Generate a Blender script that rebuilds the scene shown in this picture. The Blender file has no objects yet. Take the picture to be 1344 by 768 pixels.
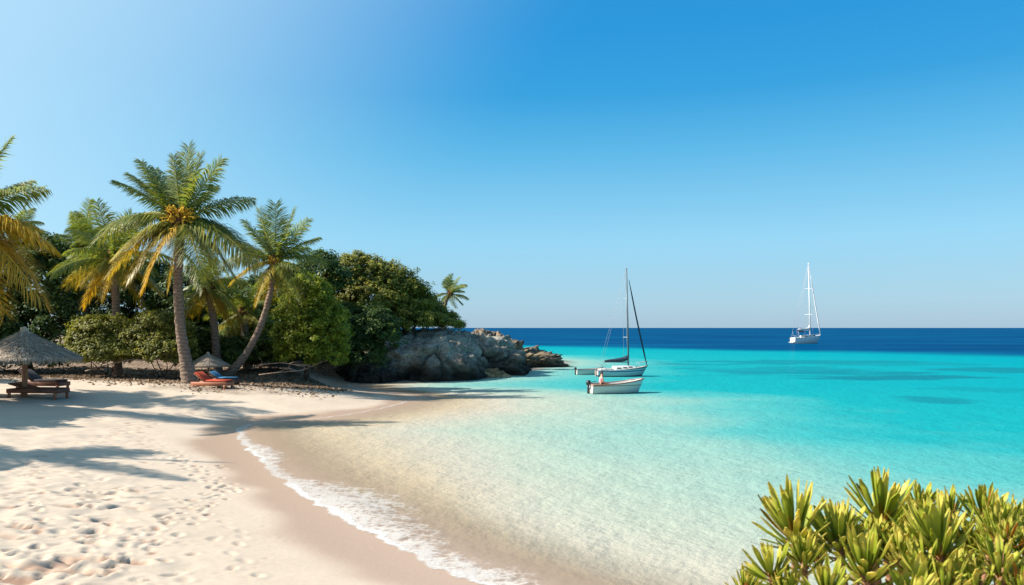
import bpy, math, random
import numpy as np
from mathutils import Vector
rng = np.random.default_rng(11)
random.seed(11)
PI = math.pi
C = bpy.context.scene.collection
F = 1000.0                    # focal length in reference pixels (1344 wide)
CX, HY, CZ = 672.0, 430.0, 3.8
SUN_AZ = math.radians(-5)     # how far the sun stands ahead of straight left
SUN_EL = math.radians(37)
sun_dir = Vector((-math.cos(SUN_AZ)*math.cos(SUN_EL), math.sin(SUN_AZ)*math.cos(SUN_EL), math.sin(SUN_EL)))

def P(px, py, D):
    return np.array(((px-CX)/F*D, D, CZ-(py-HY)/F*D))

# ------------------------------------------------------------------ noise
def _h(ix, iy, iz, seed):
    n = (ix.astype(np.int64)*374761393 + iy.astype(np.int64)*668265263 + iz.astype(np.int64)*2147483647 + seed*974711) & 0x7fffffff
    n = ((n ^ (n >> 13))*1274126177) & 0x7fffffff
    n = n ^ (n >> 16)
    return (n & 0xffff)/65535.0
def vnoise(x, y, z, seed=0):
    x = np.asarray(x, float); y = np.asarray(y, float)+0*x; z = np.asarray(z, float)+0*x
    xi, yi, zi = np.floor(x), np.floor(y), np.floor(z)
    fx, fy, fz = x-xi, y-yi, z-zi
    fx, fy, fz = [f*f*f*(f*(f*6-15)+10) for f in (fx, fy, fz)]
    r = 0
    for a in (0, 1):
        for b in (0, 1):
            for c in (0, 1):
                w = (fx if a else 1-fx)*(fy if b else 1-fy)*(fz if c else 1-fz)
                r = r + w*_h(xi+a, yi+b, zi+c, seed)
    return r*2-1
def fbm(x, y, z, oct=4, seed=0, gain=.5):
    r, a, f = 0, 1, 1
    for o in range(oct):
        r = r + a*vnoise(np.asarray(x)*f+o*17.3, np.asarray(y)*f+o*9.1, np.asarray(z)*f, seed+o)
        a *= gain; f *= 2.03
    return r
def sstep(a, b, x):
    t = np.clip((x-a)/(b-a), 0, 1)
    return t*t*(3-2*t)
def norm(v):
    v = np.asarray(v, float)
    return v/(np.linalg.norm(v, axis=-1, keepdims=True)+1e-12)

# ------------------------------------------------------------------ objects
def tag(o, label=None, cat=None, group=None, kind=None):
    if label: o['label'] = label
    if cat: o['category'] = cat
    if group: o['group'] = group
    if kind: o['kind'] = kind
    return o
def thing(name, loc, label, cat, group=None, rotz=0):
    o = bpy.data.objects.new(name, None); C.objects.link(o)
    o.empty_display_size = .3
    o.location = [float(v) for v in loc]; o.rotation_euler = (0, 0, rotz)
    return tag(o, label, cat, group)
class MB:
    """collects vertices, faces and point attributes for ONE mesh"""
    def __init__(s): s.v = []; s.f = []; s.n = 0; s.at = {}
    def add(s, v, f, **at):
        v = np.asarray(v, float).reshape(-1, 3)
        s.v.append(v)
        for q in f if isinstance(f, list) else [f]:
            q = np.asarray(q, np.int64)
            if q.size: s.f.append(q + s.n)
        for k, a in at.items():
            s.at.setdefault(k, []).append(np.broadcast_to(np.asarray(a, float), (len(v),)))
        s.n += len(v)
        return s
    def build(s, name, mat, parent=None, local=False, smooth=True, link=True):
        v = np.concatenate(s.v)
        if parent is not None and not local:
            v = v - np.array(parent.location)
        me = bpy.data.meshes.new(name)
        me.vertices.add(len(v)); me.vertices.foreach_set('co', v.astype(np.float32).ravel())
        loops = np.concatenate([q.ravel() for q in s.f])
        tot = np.concatenate([np.full(len(q), q.shape[1]) for q in s.f])
        st = np.concatenate(([0], np.cumsum(tot)[:-1]))
        me.loops.add(len(loops)); me.loops.foreach_set('vertex_index', loops.astype(np.int32))
        me.polygons.add(len(tot)); me.polygons.foreach_set('loop_start', st.astype(np.int32)); me.polygons.foreach_set('loop_total', tot.astype(np.int32))
        me.update(calc_edges=True); me.validate()
        if smooth: me.polygons.foreach_set('use_smooth', np.ones(len(me.polygons), bool))
        for k, a in s.at.items():
            a = np.concatenate(a)
            if len(a) == len(v):
                A = me.attributes.new(k, 'FLOAT', 'POINT'); A.data.foreach_set('value', a.astype(np.float32))
        for m in (mat if isinstance(mat, (list, tuple)) else [mat]): me.materials.append(m)
        o = bpy.data.objects.new(name, me); C.objects.link(o)
        if parent is not None: o.parent = parent
        return o
def grid_faces(nu, nv, wrap=False):
    i = np.arange(nu-1)[:, None]; j = np.arange(nv if wrap else nv-1)[None, :]
    j2 = (j+1) % nv
    return np.stack((i*nv+j+0*j2, (i+1)*nv+j, (i+1)*nv+j2+0*i, i*nv+j2+0*i), -1).reshape(-1, 4)
def tube(pts, rad, sides=8, cap=True):
    pts = np.asarray(pts, float); n = len(pts)
    rad = np.broadcast_to(np.asarray(rad, float), (n,))
    T = norm(np.gradient(pts, axis=0))
    ref = np.array((0, 0, 1.)) if abs(T[:, 2]).mean() < .8 else np.array((0, 1., 0))
    A = norm(np.cross(T, ref)); B = np.cross(T, A)
    a = np.linspace(0, 2*PI, sides, endpoint=False)
    v = pts[:, None]+rad[:, None, None]*(np.cos(a)[None, :, None]*A[:, None]+np.sin(a)[None, :, None]*B[:, None])
    f = [grid_faces(n, sides, True)]
    if cap: f += [np.arange(sides)[None, :], (np.arange(sides)[::-1]+(n-1)*sides)[None, :]]
    return v.reshape(-1, 3), f
def smooth_path(pts, n):
    """Catmull-Rom through the points"""
    p = np.asarray(pts, float); p = np.vstack((2*p[0]-p[1], p, 2*p[-1]-p[-2])); m = len(p)-3
    out = []
    for u in np.linspace(0, m-1e-6, n):
        i = int(u); t = u-i; a, b, c, d = p[i:i+4]
        out.append(.5*((2*b)+(-a+c)*t+(2*a-5*b+4*c-d)*t*t+(-a+3*b-3*c+d)*t**3))
    return np.array(out)
def box(cx, cy, cz, sx, sy, sz, bev=.0):
    """a box with chamfered vertical and horizontal edges"""
    b = bev or min(sx, sy, sz)*.12
    X, Y, Z = sx/2, sy/2, sz/2
    ring = lambda x, y, z: [(-x+b, -y, z), (x-b, -y, z), (x, -y+b, z), (x, y-b, z), (x-b, y, z), (-x+b, y, z), (-x, y-b, z), (-x, -y+b, z)]
    v = ring(X-b, Y-b, -Z)+ring(X, Y, -Z+b)+ring(X, Y, Z-b)+ring(X-b, Y-b, Z)
    f = [grid_faces(4, 8, True), np.arange(8)[None, :], (np.arange(8)[::-1]+24)[None, :]]
    return np.array(v)+np.array((cx, cy, cz)), f
def lathe(prof, sides=32):
    prof = np.asarray(prof, float); a = np.linspace(0, 2*PI, sides, endpoint=False)
    v = np.stack((prof[:, 0, None]*np.cos(a), prof[:, 0, None]*np.sin(a), prof[:, 1, None]+0*a), -1)
    return v.reshape(-1, 3), [grid_faces(len(prof), sides, True)]

# ------------------------------------------------------------------ materials
class NT:
    def __init__(s, name):
        s.m = bpy.data.materials.new(name); s.m.use_nodes = True
        s.t = s.m.node_tree; s.t.nodes.clear()
        s.out = s.n('ShaderNodeOutputMaterial')
    def n(s, typ, **kw):
        x = s.t.nodes.new(typ)
        for k, v in kw.items():
            if k.startswith('_'): x.inputs[k[1:].replace('_', ' ')].default_value = v
            else: setattr(x, k, v)
        return x
    def l(s, a, b): s.t.links.new(a, b)
    def put(s, inp, v):
        if hasattr(v, 'is_linked'): s.l(v, inp)
        else: inp.default_value = v
    def attr(s, name): return s.n('ShaderNodeAttribute', attribute_name=name).outputs['Fac']
    def math(s, op, a, b=0., c=0., clamp=False):
        x = s.n('ShaderNodeMath', operation=op, use_clamp=clamp)
        for i, v in enumerate((a, b, c)): s.put(x.inputs[i], v)
        return x.outputs[0]
    def mix(s, fac, a, b, mode='MIX'):
        x = s.n('ShaderNodeMix', data_type='RGBA', blend_type=mode)
        s.put(x.inputs[0], fac); s.put(x.inputs[6], a if hasattr(a, 'is_linked') else (*a, 1)); s.put(x.inputs[7], b if hasattr(b, 'is_linked') else (*b, 1))
        return x.outputs[2]
    def ramp(s, fac, stops, interp='LINEAR'):
        x = s.n('ShaderNodeValToRGB'); r = x.color_ramp; r.interpolation = interp
        while len(r.elements) < len(stops): r.elements.new(1)
        for e, (p, c) in zip(r.elements, stops):
            e.position = p; e.color = (*c, 1) if len(c) == 3 else c
        s.put(x.inputs[0], fac); return x.outputs[0]
    def coord(s, which='Object'): return s.n('ShaderNodeTexCoord').outputs[which]
    def pos(s): return s.n('ShaderNodeNewGeometry').outputs['Position']
    def mapping(s, vec, scale=(1, 1, 1), rot=(0, 0, 0)):
        x = s.n('ShaderNodeMapping'); s.l(vec, x.inputs[0]); x.inputs['Scale'].default_value = scale; x.inputs['Rotation'].default_value = rot
        return x.outputs[0]
    def noise(s, vec, scale, detail=4, rough=.55, out='Fac', dist=0):
        x = s.n('ShaderNodeTexNoise'); s.l(vec, x.inputs['Vector'])
        x.inputs['Scale'].default_value = scale; x.inputs['Detail'].default_value = detail; x.inputs['Roughness'].default_value = rough; x.inputs['Distortion'].default_value = dist
        return x.outputs[out]
    def voronoi(s, vec, scale, feature='F1'):
        x = s.n('ShaderNodeTexVoronoi', feature=feature); s.l(vec, x.inputs['Vector']); x.inputs['Scale'].default_value = scale
        return x.outputs['Distance']
    def bump(s, h, strength, dist, normal=None):
        x = s.n('ShaderNodeBump'); x.inputs['Strength'].default_value = strength; x.inputs['Distance'].default_value = dist
        s.l(h, x.inputs['Height'])
        if normal is not None: s.l(normal, x.inputs['Normal'])
        return x.outputs[0]
    def bsdf(s, color, rough=.7, normal=None, spec=.3, metal=0.):
        x = s.n('ShaderNodeBsdfPrincipled')
        s.put(x.inputs['Base Color'], color if hasattr(color, 'is_linked') else (*color, 1)); s.put(x.inputs['Roughness'], rough)
        s.put(x.inputs['Specular IOR Level'], spec); x.inputs['Metallic'].default_value = metal
        if normal is not None: s.l(normal, x.inputs['Normal'])
        return x.outputs[0]
    def mixsh(s, fac, a, b):
        x = s.n('ShaderNodeMixShader'); s.put(x.inputs[0], fac); s.l(a, x.inputs[1]); s.l(b, x.inputs[2]); return x.outputs[0]
    def done(s, sh): s.l(sh, s.out.inputs['Surface']); return s.m

def simple(name, col, rough=.6, var=.12, scale=6, spec=.3, bump=.0, metal=0, stretch=(1, 1, 1)):
    t = NT(name); v = t.mapping(t.coord(), stretch)
    n = t.noise(v, scale, 5)
    a = tuple(max(0, c*(1-var*1.6)) for c in col); b = tuple(min(1, c*(1+var*1.6)) for c in col)
    c = t.ramp(n, [(.3, a), (.7, b)])
    nb = t.bump(t.noise(v, scale*3, 4), bump, .02) if bump else None
    return t.done(t.bsdf(c, rough, nb, spec, metal))
def foliage_mat(name, stops, trans=.35, tcol=(1.3, 1.25, .5), rough=.55):
    t = NT(name); c = t.ramp(t.attr('tint'), stops)
    d = t.bsdf(c, rough, None, .25)
    tr = t.n('ShaderNodeBsdfTranslucent'); t.l(t.mix(1., c, tcol, 'MULTIPLY'), tr.inputs['Color'])
    return t.done(t.mixsh(trans, d, tr.outputs[0]))

M = {}
# palm leaves: tint = leaf to leaf variation, age = green to dry gold
t = NT('palm_leaf')
g = t.ramp(t.attr('tint'), [(0, (.055, .105, .03)), (.5, (.13, .195, .04)), (1, (.27, .31, .075))])
y = t.ramp(t.attr('tint'), [(0, (.30, .19, .018)), (.5, (.52, .32, .026)), (1, (.68, .46, .055))])
c = t.mix(t.attr('age'), g, y)
d = t.bsdf(c, .42, None, .4)
tr = t.n('ShaderNodeBsdfTranslucent'); t.l(t.mix(1., c, (1.5, 1.35, .6), 'MULTIPLY'), tr.inputs['Color'])
M['palm_leaf'] = t.done(t.mixsh(.42, d, tr.outputs[0]))
# palm trunk with leaf-scar rings
t = NT('palm_bark'); o = t.coord()
wv = t.n('ShaderNodeTexWave', wave_type='BANDS', bands_direction='Z'); t.l(o, wv.inputs['Vector']); wv.inputs['Scale'].default_value = 1.6; wv.inputs['Distortion'].default_value = 7.; wv.inputs['Detail'].default_value = 3
nz = t.noise(o, 7, 6)
c = t.ramp(t.math('ADD', t.math('MULTIPLY', wv.outputs['Fac'], .2), t.math('MULTIPLY', nz, .75)), [(.2, (.12, .085, .065)), (.5, (.205, .15, .115)), (.8, (.31, .24, .19))])
M['bark'] = t.done(t.bsdf(c, .9, t.bump(t.math('ADD', t.math('MULTIPLY', wv.outputs['Fac'], .5), nz), .8, .04), .15))
M['fibre'] = simple('palm_fibre', (.13, .062, .03), .95, .35, 12, .1, .6)
M['fruit'] = simple('palm_fruit', (.70, .38, .035), .7, .35, 7, .2, .3)
M['limb'] = simple('tree_bark', (.085, .062, .045), .95, .3, 5, .1, .6)
M['drywood'] = simple('dry_wood', (.27, .20, .15), .9, .25, 6, .1, .4)
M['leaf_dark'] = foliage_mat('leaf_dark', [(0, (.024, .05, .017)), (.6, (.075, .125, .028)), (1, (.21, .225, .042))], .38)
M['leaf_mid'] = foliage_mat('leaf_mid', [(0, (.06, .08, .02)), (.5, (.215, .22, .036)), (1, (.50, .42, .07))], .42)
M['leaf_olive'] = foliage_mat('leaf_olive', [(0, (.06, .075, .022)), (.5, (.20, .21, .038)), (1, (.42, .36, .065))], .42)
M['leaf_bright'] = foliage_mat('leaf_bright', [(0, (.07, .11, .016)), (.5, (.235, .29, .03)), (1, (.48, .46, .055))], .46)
M['leaf_dry'] = foliage_mat('leaf_dry', [(0, (.10, .06, .035)), (.5, (.19, .12, .07)), (1, (.30, .20, .12))], .1, (1, .9, .7))

# rock
def rock_mat(name, dark, mid, light, wet, tan=None, wz=(.35, 1.1)):
    t = NT(name); p = t.pos()
    n1 = t.noise(p, .55, 8, .62, dist=.6); n2 = t.noise(p, 4.5, 8, .7); vor = t.voronoi(t.mapping(p, (1, 1, 1.6)), 1.3, 'DISTANCE_TO_EDGE')
    k = t.math('ADD', t.math('MULTIPLY', n1, .5), t.math('MULTIPLY', n2, .5))
    c = t.ramp(k, [(.38, dark), (.5, mid), (.6, light)])
    crack = t.ramp(vor, [(0, (1, 1, 1)), (.045, (0, 0, 0))])
    c = t.mix(t.math('MULTIPLY', crack, .35), c, dark)
    if tan: c = t.mix(t.ramp(t.noise(p, .9, 5), [(.48, (0, 0, 0)), (.62, (1, 1, 1))]), c, tan)
    z = t.n('ShaderNodeSeparateXYZ'); t.l(p, z.inputs[0])
    zz = t.math('ADD', z.outputs['Z'], t.math('MULTIPLY', t.math('SUBTRACT', n1, .5), 1.1))
    mr = t.n('ShaderNodeMapRange'); t.l(zz, mr.inputs[0]); mr.inputs[1].default_value = wz[0]; mr.inputs[2].default_value = wz[1]; mr.inputs[3].default_value = 1; mr.inputs[4].default_value = 0
    c = t.mix(mr.outputs[0], c, wet)
    b = t.bump(t.math('ADD', n2, t.math('MULTIPLY', vor, .5)), 1., .22)
    return t.done(t.bsdf(c, .9, b, .2))
M['rock_pale'] = rock_mat('rock_pale', (0.0935, 0.0808, 0.0663), (0.2635, 0.2338, 0.1913), (0.442, 0.3995, 0.3272), (0.0425, 0.034, 0.0272), None, (.5, 1.9))
M['rock_brown'] = rock_mat('rock_brown', (0.0638, 0.0473, 0.0353), (0.18, 0.1387, 0.1013), (0.33, 0.255, 0.1875), (0.0338, 0.0263, 0.021), (0.285, 0.21, 0.1275), (.1, .7))
M['rock_tan'] = rock_mat('rock_tan', (.11, .07, .04), (.30, .19, .095), (.45, .31, .17), (.09, .055, .03), None, (-.1, .25))

# ------------------------------------------------------------------ shore and terrain
shore_px = [(640, 770), (600, 754), (560, 737), (520, 716), (480, 696), (440, 673), (404, 652), (374, 632), (351, 614), (339, 599), (323, 585), (313, 571),
            (316, 562), (342, 556), (385, 552), (430, 548), (470, 542), (505, 535), (530, 528), (544, 522), (528, 517), (500, 514), (474, 510), (458, 505),
            (474, 502), (520, 501), (560, 499), (600, 497), (640, 492), (662, 487), (692, 483), (724, 477)]
shore = [np.array(((x-CX), F))*CZ/(y-HY) for x, y in shore_px]
shore = [(60., -40.), (20., -6.), (9., .8), (6., 2.6), (4., 5.), (2.4, 7.4), (1., 9.6)] + [tuple(p) for p in shore] + [(4.6, 86.), (1., 95.), (-14., 104.), (-60., 118.), (-400., 160.), (-400., -40.)]
shore = np.array(shore)
core = smooth_path(shore[6:40], 150)                       # rounded only along the visible beach
shore = np.vstack((shore[:6], core, shore[40:]))
SA, SB = shore, np.roll(shore, -1, axis=0)
def sdist(x, y):
    """signed distance to the waterline: positive on land"""
    x = np.asarray(x, float); y = np.asarray(y, float); sh = x.shape
    p = np.stack((x.ravel(), y.ravel()), -1); out = np.empty(len(p))
    for s in range(0, len(p), 60000):
        q = p[s:s+60000]
        best = np.full(len(q), 1e18); ins = np.zeros(len(q), bool)
        for a, b in zip(SA, SB):
            ab = b-a; tt = np.clip(((q-a)@ab)/(ab@ab+1e-12), 0, 1)
            d = q-a-tt[:, None]*ab
            best = np.minimum(best, (d*d).sum(1))
            c = (a[1] > q[:, 1]) != (b[1] > q[:, 1])
            if abs(b[1]-a[1]) > 1e-12:
                ins ^= c & (q[:, 0] < (b[0]-a[0])*(q[:, 1]-a[1])/(b[1]-a[1])+a[0])
        out[s:s+60000] = np.where(ins, 1, -1)*np.sqrt(best)
    return out.reshape(sh)
def height(x, y, sd=None):
    x = np.asarray(x, float); y = np.asarray(y, float)
    if sd is None: sd = sdist(x, y)
    d = np.maximum(sd, 0)
    de = d-1.0*(1-np.exp(-d/1.0))
    z = 1.3*(1-np.exp(-de/9.))
    z = z+3.4*np.exp(-(((x+13)/6.5)**2+((y-66)/9.)**2))*sstep(.5, 6, d)      # headland
    z = z+2.1*(1-sstep(1.9, 4.6, np.hypot(x-1.9, (y-.6))))                    # rise where the viewer stands
    z = z+.65*np.exp(-(((x+14)/5.)**2+((y-49)/4.)**2))*sstep(1., 4.5, d)
    z = z+1.7*sstep(48, 62, y)*sstep(-9, -16, x)*sstep(1, 6, d)
    w = np.maximum(-sd, 0)
    z = np.where(sd < 0, -(.10*w-.10*(1-np.exp(-w))*.8), z)
    return np.maximum(z, -9.)
def G(px, py):
    """where the ray through a photo pixel meets the terrain (or the water)"""
    D = np.concatenate((np.linspace(7, 120, 2400),))
    x = (px-CX)/F*D; z = CZ-(py-HY)/F*D
    h = np.maximum(height(x, D), 0)
    i = int(np.argmax(z <= h)) if (z <= h).any() else len(D)-1
    return np.array((x[i], D[i], h[i]))
def axis(segs):
    """coordinates from (start, end, step at start, step at end) pieces"""
    out = [segs[0][0]]
    for a, b, s0, s1 in segs:
        p = out[-1]
        while p < b-1e-6:
            p = p+s0+(s1-s0)*np.clip((p-a)/(b-a), 0, 1); out.append(min(p, b))
    return np.array(out)
gx = axis([(-9000, -400, 3000, 300), (-400, -60, 60, 4), (-60, -24, 3, .3), (-24, -9.5, .22, .07), (-9.5, .6, .05, .05), (.6, 12, .08, .5), (12, 80, .6, 10), (80, 400, 20, 60), (400, 9000, 300, 3000)])
gy = axis([(-60, 6, 4, .3), (6, 8.4, .15, .06), (8.4, 17, .05, .055), (17, 34, .06, .16), (34, 60, .18, .4), (60, 120, .5, 4), (120, 400, 10, 60), (400, 9000, 300, 3000)])
X, Y = np.meshgrid(gx, gy, indexing='ij')
SD = sdist(X, Y)
Z = height(X, Y, SD)
near = sstep(46, 30, Y)*sstep(.7, 2.6, SD+.35*fbm(X*.5, Y*.5, 0, 2, 5))
rough = near*sstep(1.6, 5.2, SD+.9*fbm(X*.25, Y*.25, 0, 2, 8))
Z = Z+rough*(.028*fbm(X*1.1, Y*1.1, 0, 3, 3)+.016*fbm(X*4, Y*4, 0, 2, 4))+near*.008*fbm(X*.8, Y*.8, 0, 2, 31)
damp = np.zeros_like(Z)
def dimple(cx, cy, a, b, ang, dep, wet):  # wet here: how strongly the hollow takes the darker reddish tone
    r = max(a, b)*2.3
    i0, i1 = np.searchsorted(gx, (cx-r, cx+r)); j0, j1 = np.searchsorted(gy, (cy-r, cy+r))
    if i1-i0 < 2 or j1-j0 < 2: return
    x = X[i0:i1, j0:j1]-cx; y = Y[i0:i1, j0:j1]-cy
    u = (x*math.cos(ang)+y*math.sin(ang))/a; v = (-x*math.sin(ang)+y*math.cos(ang))/b
    q = np.sqrt(u*u+v*v)+.12*vnoise(X[i0:i1, j0:j1]*14, Y[i0:i1, j0:j1]*14, 0, 6)
    dep = dep*.75
    Z[i0:i1, j0:j1] += -dep*(1-sstep(.45, 1.05, q))+dep*.38*np.exp(-((q-1.32)/.26)**2)
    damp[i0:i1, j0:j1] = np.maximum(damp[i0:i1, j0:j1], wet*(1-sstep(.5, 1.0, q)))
def walk(p, q, n, spread, dep=.045):
    """one trail of footprints between two photo points on the sand"""
    A, B = G(*p), G(*q); L = np.linalg.norm((B-A)[:2]); k = max(2, int(L/.42))
    ang = math.atan2(B[1]-A[1], B[0]-A[0])
    for w in range(n):
        off = rng.normal(0, spread)
        for i in range(k):
            u = (i+rng.random()*.5)/k
            s = (.11 if i % 2 else -.11)+off+rng.normal(0, .06)
            c = A+(B-A)*u
            dimple(c[0]-math.sin(ang)*s, c[1]+math.cos(ang)*s, .15*rng.uniform(.8, 1.2), .075*rng.uniform(.85, 1.3), ang+rng.normal(0, .25), dep*rng.uniform(.6, 1.25), rng.random()**2)
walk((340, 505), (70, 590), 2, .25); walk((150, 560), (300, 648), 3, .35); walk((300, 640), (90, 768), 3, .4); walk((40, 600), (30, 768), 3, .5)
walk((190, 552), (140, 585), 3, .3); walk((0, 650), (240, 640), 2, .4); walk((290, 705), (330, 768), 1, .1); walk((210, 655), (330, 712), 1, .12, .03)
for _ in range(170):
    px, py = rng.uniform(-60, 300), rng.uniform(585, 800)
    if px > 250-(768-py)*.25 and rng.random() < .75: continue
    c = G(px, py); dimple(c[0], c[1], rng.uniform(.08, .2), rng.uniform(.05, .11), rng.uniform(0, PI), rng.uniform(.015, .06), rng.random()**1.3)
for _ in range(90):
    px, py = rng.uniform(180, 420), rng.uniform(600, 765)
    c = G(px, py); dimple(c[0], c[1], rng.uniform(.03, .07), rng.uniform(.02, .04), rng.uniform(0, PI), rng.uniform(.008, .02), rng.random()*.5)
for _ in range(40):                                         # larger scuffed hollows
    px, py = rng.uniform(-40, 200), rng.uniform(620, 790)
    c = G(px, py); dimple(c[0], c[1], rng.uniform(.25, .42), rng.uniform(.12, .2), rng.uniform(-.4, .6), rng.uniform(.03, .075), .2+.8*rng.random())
# seabed ripples close to the edge, swash lines
edge = SD+.22*fbm(X*.55, Y*.55, 0, 3, 12)
wet = 1-sstep(.75, 1.7, edge+.45*fbm(X*.3, Y*.3, 1, 2, 14))
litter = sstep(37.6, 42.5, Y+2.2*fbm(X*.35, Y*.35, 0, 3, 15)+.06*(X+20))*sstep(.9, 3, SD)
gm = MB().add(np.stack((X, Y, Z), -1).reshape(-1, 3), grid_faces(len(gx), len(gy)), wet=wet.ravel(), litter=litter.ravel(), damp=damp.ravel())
t = NT('sand'); p = t.pos()
n1 = t.noise(p, .7, 6); n2 = t.noise(p, 9, 6, .65); n3 = t.noise(p, 90, 3, .7)
c = t.ramp(t.math('ADD', t.math('MULTIPLY', n1, .5), t.math('MULTIPLY', n2, .5)), [(.35, (.46, .368, .280)), (.6, (.52, .42, .325))])
c = t.mix(t.math('MULTIPLY', n3, .25), c, (.42, .335, .26))
c = t.mix(t.math('MULTIPLY', t.attr('damp'), .85), c, (.32, .175, .11))  # footprints and hollows coloured a darker reddish brown
c = t.mix(t.math('MULTIPLY', t.attr('wet'), .9), c, (.385, .262, .185))
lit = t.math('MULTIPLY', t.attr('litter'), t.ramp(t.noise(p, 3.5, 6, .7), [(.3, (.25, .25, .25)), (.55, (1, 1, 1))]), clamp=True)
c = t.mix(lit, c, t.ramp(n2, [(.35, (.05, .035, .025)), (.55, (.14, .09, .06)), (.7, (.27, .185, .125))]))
b = t.bump(t.math('ADD', t.math('MULTIPLY', n2, .7), t.math('MULTIPLY', n3, .3)), .35, .03)
ro = t.math('SUBTRACT', .9, t.math('MULTIPLY', t.attr('wet'), .55))
M['sand'] = t.done(t.bsdf(c, ro, b, .25))
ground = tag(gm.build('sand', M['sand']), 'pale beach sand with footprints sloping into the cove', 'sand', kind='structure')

# water
wx = axis([(-9000, -300, 3000, 200), (-300, -40, 40, 3), (-40, -14, 2, .3), (-14, 10, .16, .16), (10, 90, .3, 4), (90, 400, 8, 60), (400, 9000, 300, 3000)])
wy = axis([(-60, 6, 4, .3), (6, 24, .12, .16), (24, 46, .16, .25), (46, 110, .3, 1.5), (110, 400, 2, 30), (400, 9000, 200, 3000)])
WX, WY = np.meshgrid(wx, wy, indexing='ij')
WS = -sdist(WX, WY)
WZ = .05*np.exp(-((WS-.55)/.42)**2)*np.clip(.6+.8*fbm(WX*.5, WY*.5, 0, 2, 51), 0, 1.6)*(1-.8*sstep(22, 30, WY))+.006*fbm(WX*.9, WY*1.3, 0, 3, 52)*sstep(.5, 3, WS)
deepn = WY+.93*WX+5*fbm(WX*.03, WY*.03, 0, 3, 60)
deep = sstep(150, 180, deepn)
def patch(cx, cy, rx, ry, k):
    q = ((WX-cx)/rx)**2+((WY-cy)/ry)**2+.9*fbm(WX*.11, WY*.22, 0, 4, 70+k)+.5*fbm(WX*.5, WY*.5, 0, 3, 90+k)
    return 1-sstep(.25, 1.25, q)
weed = np.zeros_like(WX)
for k, (px, py, rx, ry, s) in enumerate(((1150, 496, 7, 4.2, 1.), (1085, 488, 9, 4.5, .8), (1040, 476, 16, 7, .65), (1230, 525, 2.6, 2.0, .7), (1000, 484, 9, 4, .55), (1335, 486, 7, 4, .8), (1180, 478, 10, 4, .4), (1310, 512, 4, 2, .35), (905, 480, 5, 4, .15), (735, 481, 1.6, 1.6, .8))):
    D = CZ*F/(py-HY); weed = np.maximum(weed, s*patch((px-CX)/F*D, D, rx, ry, k))
foamw = .25+.55*np.clip(fbm(WX*.35, WY*.35, 0, 2, 80)+.35, 0, 1)
cfx, cfy = (435-CX)*CZ/(668-HY)*1., CZ*F/(668-HY)
foamw = foamw*.65+1.15*np.exp(-(((WX+3.7)/1.3)**2+((WY-16.2)/1.5)**2))+.2*np.exp(-(((WX+.1)/1.4)**2+((WY-12.0)/.9)**2))
foamw = foamw*(1-.93*sstep(25, 31, WY))
keep = (WS > -.7)
fc = grid_faces(len(wx), len(wy)); fc = fc[keep.ravel()[fc].any(1)]
used = np.unique(fc); remap = np.full(WX.size, -1); remap[used] = np.arange(len(used))
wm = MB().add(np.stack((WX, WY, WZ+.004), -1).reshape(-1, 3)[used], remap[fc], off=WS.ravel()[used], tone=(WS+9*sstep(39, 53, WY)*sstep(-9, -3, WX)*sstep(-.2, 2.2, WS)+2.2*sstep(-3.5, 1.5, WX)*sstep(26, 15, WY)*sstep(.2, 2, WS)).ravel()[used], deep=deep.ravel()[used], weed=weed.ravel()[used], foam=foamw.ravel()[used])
t = NT('sea_water'); p = t.pos()
off = t.attr('off')
big = t.noise(p, .12, 3)
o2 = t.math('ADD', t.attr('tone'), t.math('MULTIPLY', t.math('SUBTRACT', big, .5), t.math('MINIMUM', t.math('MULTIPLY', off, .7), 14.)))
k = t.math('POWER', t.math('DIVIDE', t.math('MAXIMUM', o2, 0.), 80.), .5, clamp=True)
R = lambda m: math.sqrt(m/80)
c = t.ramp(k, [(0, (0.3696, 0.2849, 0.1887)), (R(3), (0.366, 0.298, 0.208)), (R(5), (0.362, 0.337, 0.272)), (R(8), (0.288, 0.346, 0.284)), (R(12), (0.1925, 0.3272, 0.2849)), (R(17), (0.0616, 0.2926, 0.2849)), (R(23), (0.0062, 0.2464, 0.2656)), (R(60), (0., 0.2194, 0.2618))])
c = t.mix(t.attr('deep'), c, t.ramp(t.noise(t.mapping(p, (0.016, 0.048, 0.8)), 1, 4), [(.3, (0., 0.036, 0.108)), (.5, (0., 0.0496, 0.132)), (.7, (0.0008, 0.076, 0.168))]))
c = t.mix(t.math('MULTIPLY', t.attr('weed'), .85), c, (.005, .125, .165))
w1 = t.noise(t.mapping(p, (.7, .8, 1), (0, 0, .35)), 2.4, 5, .66)
w2 = t.noise(t.mapping(p, (.7, .8, 1), (0, 0, -.25)), 7., 4, .7)
w3 = t.noise(t.mapping(p, (.30, .22, 1), (0, 0, .25)), 1, 5, .65)
h = t.math('ADD', t.math('ADD', t.math('MULTIPLY', w1, .62), t.math('MULTIPLY', w2, .16)), t.math('MULTIPLY', w3, 1.6))
nb = t.bump(h, 1., .125)
body = t.n('ShaderNodeBsdfDiffuse'); t.l(c, body.inputs['Color']); t.l(nb, body.inputs['Normal'])
glo = t.n('ShaderNodeBsdfGlossy'); glo.inputs['Roughness'].default_value = .09; t.l(nb, glo.inputs['Normal'])
lw = t.n('ShaderNodeFresnel'); lw.inputs['IOR'].default_value = 1.33; t.l(nb, lw.inputs['Normal'])
gf = t.math('MINIMUM', t.math('MULTIPLY', lw.outputs[0], .3), .028)
tp = t.n('ShaderNodeBsdfTransparent')
al = t.n('ShaderNodeMapRange', interpolation_type='SMOOTHSTEP'); t.l(off, al.inputs[0]); al.inputs[1].default_value = -.1; al.inputs[2].default_value = 3.2; al.inputs[3].default_value = 0.03; al.inputs[4].default_value = 1.
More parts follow.
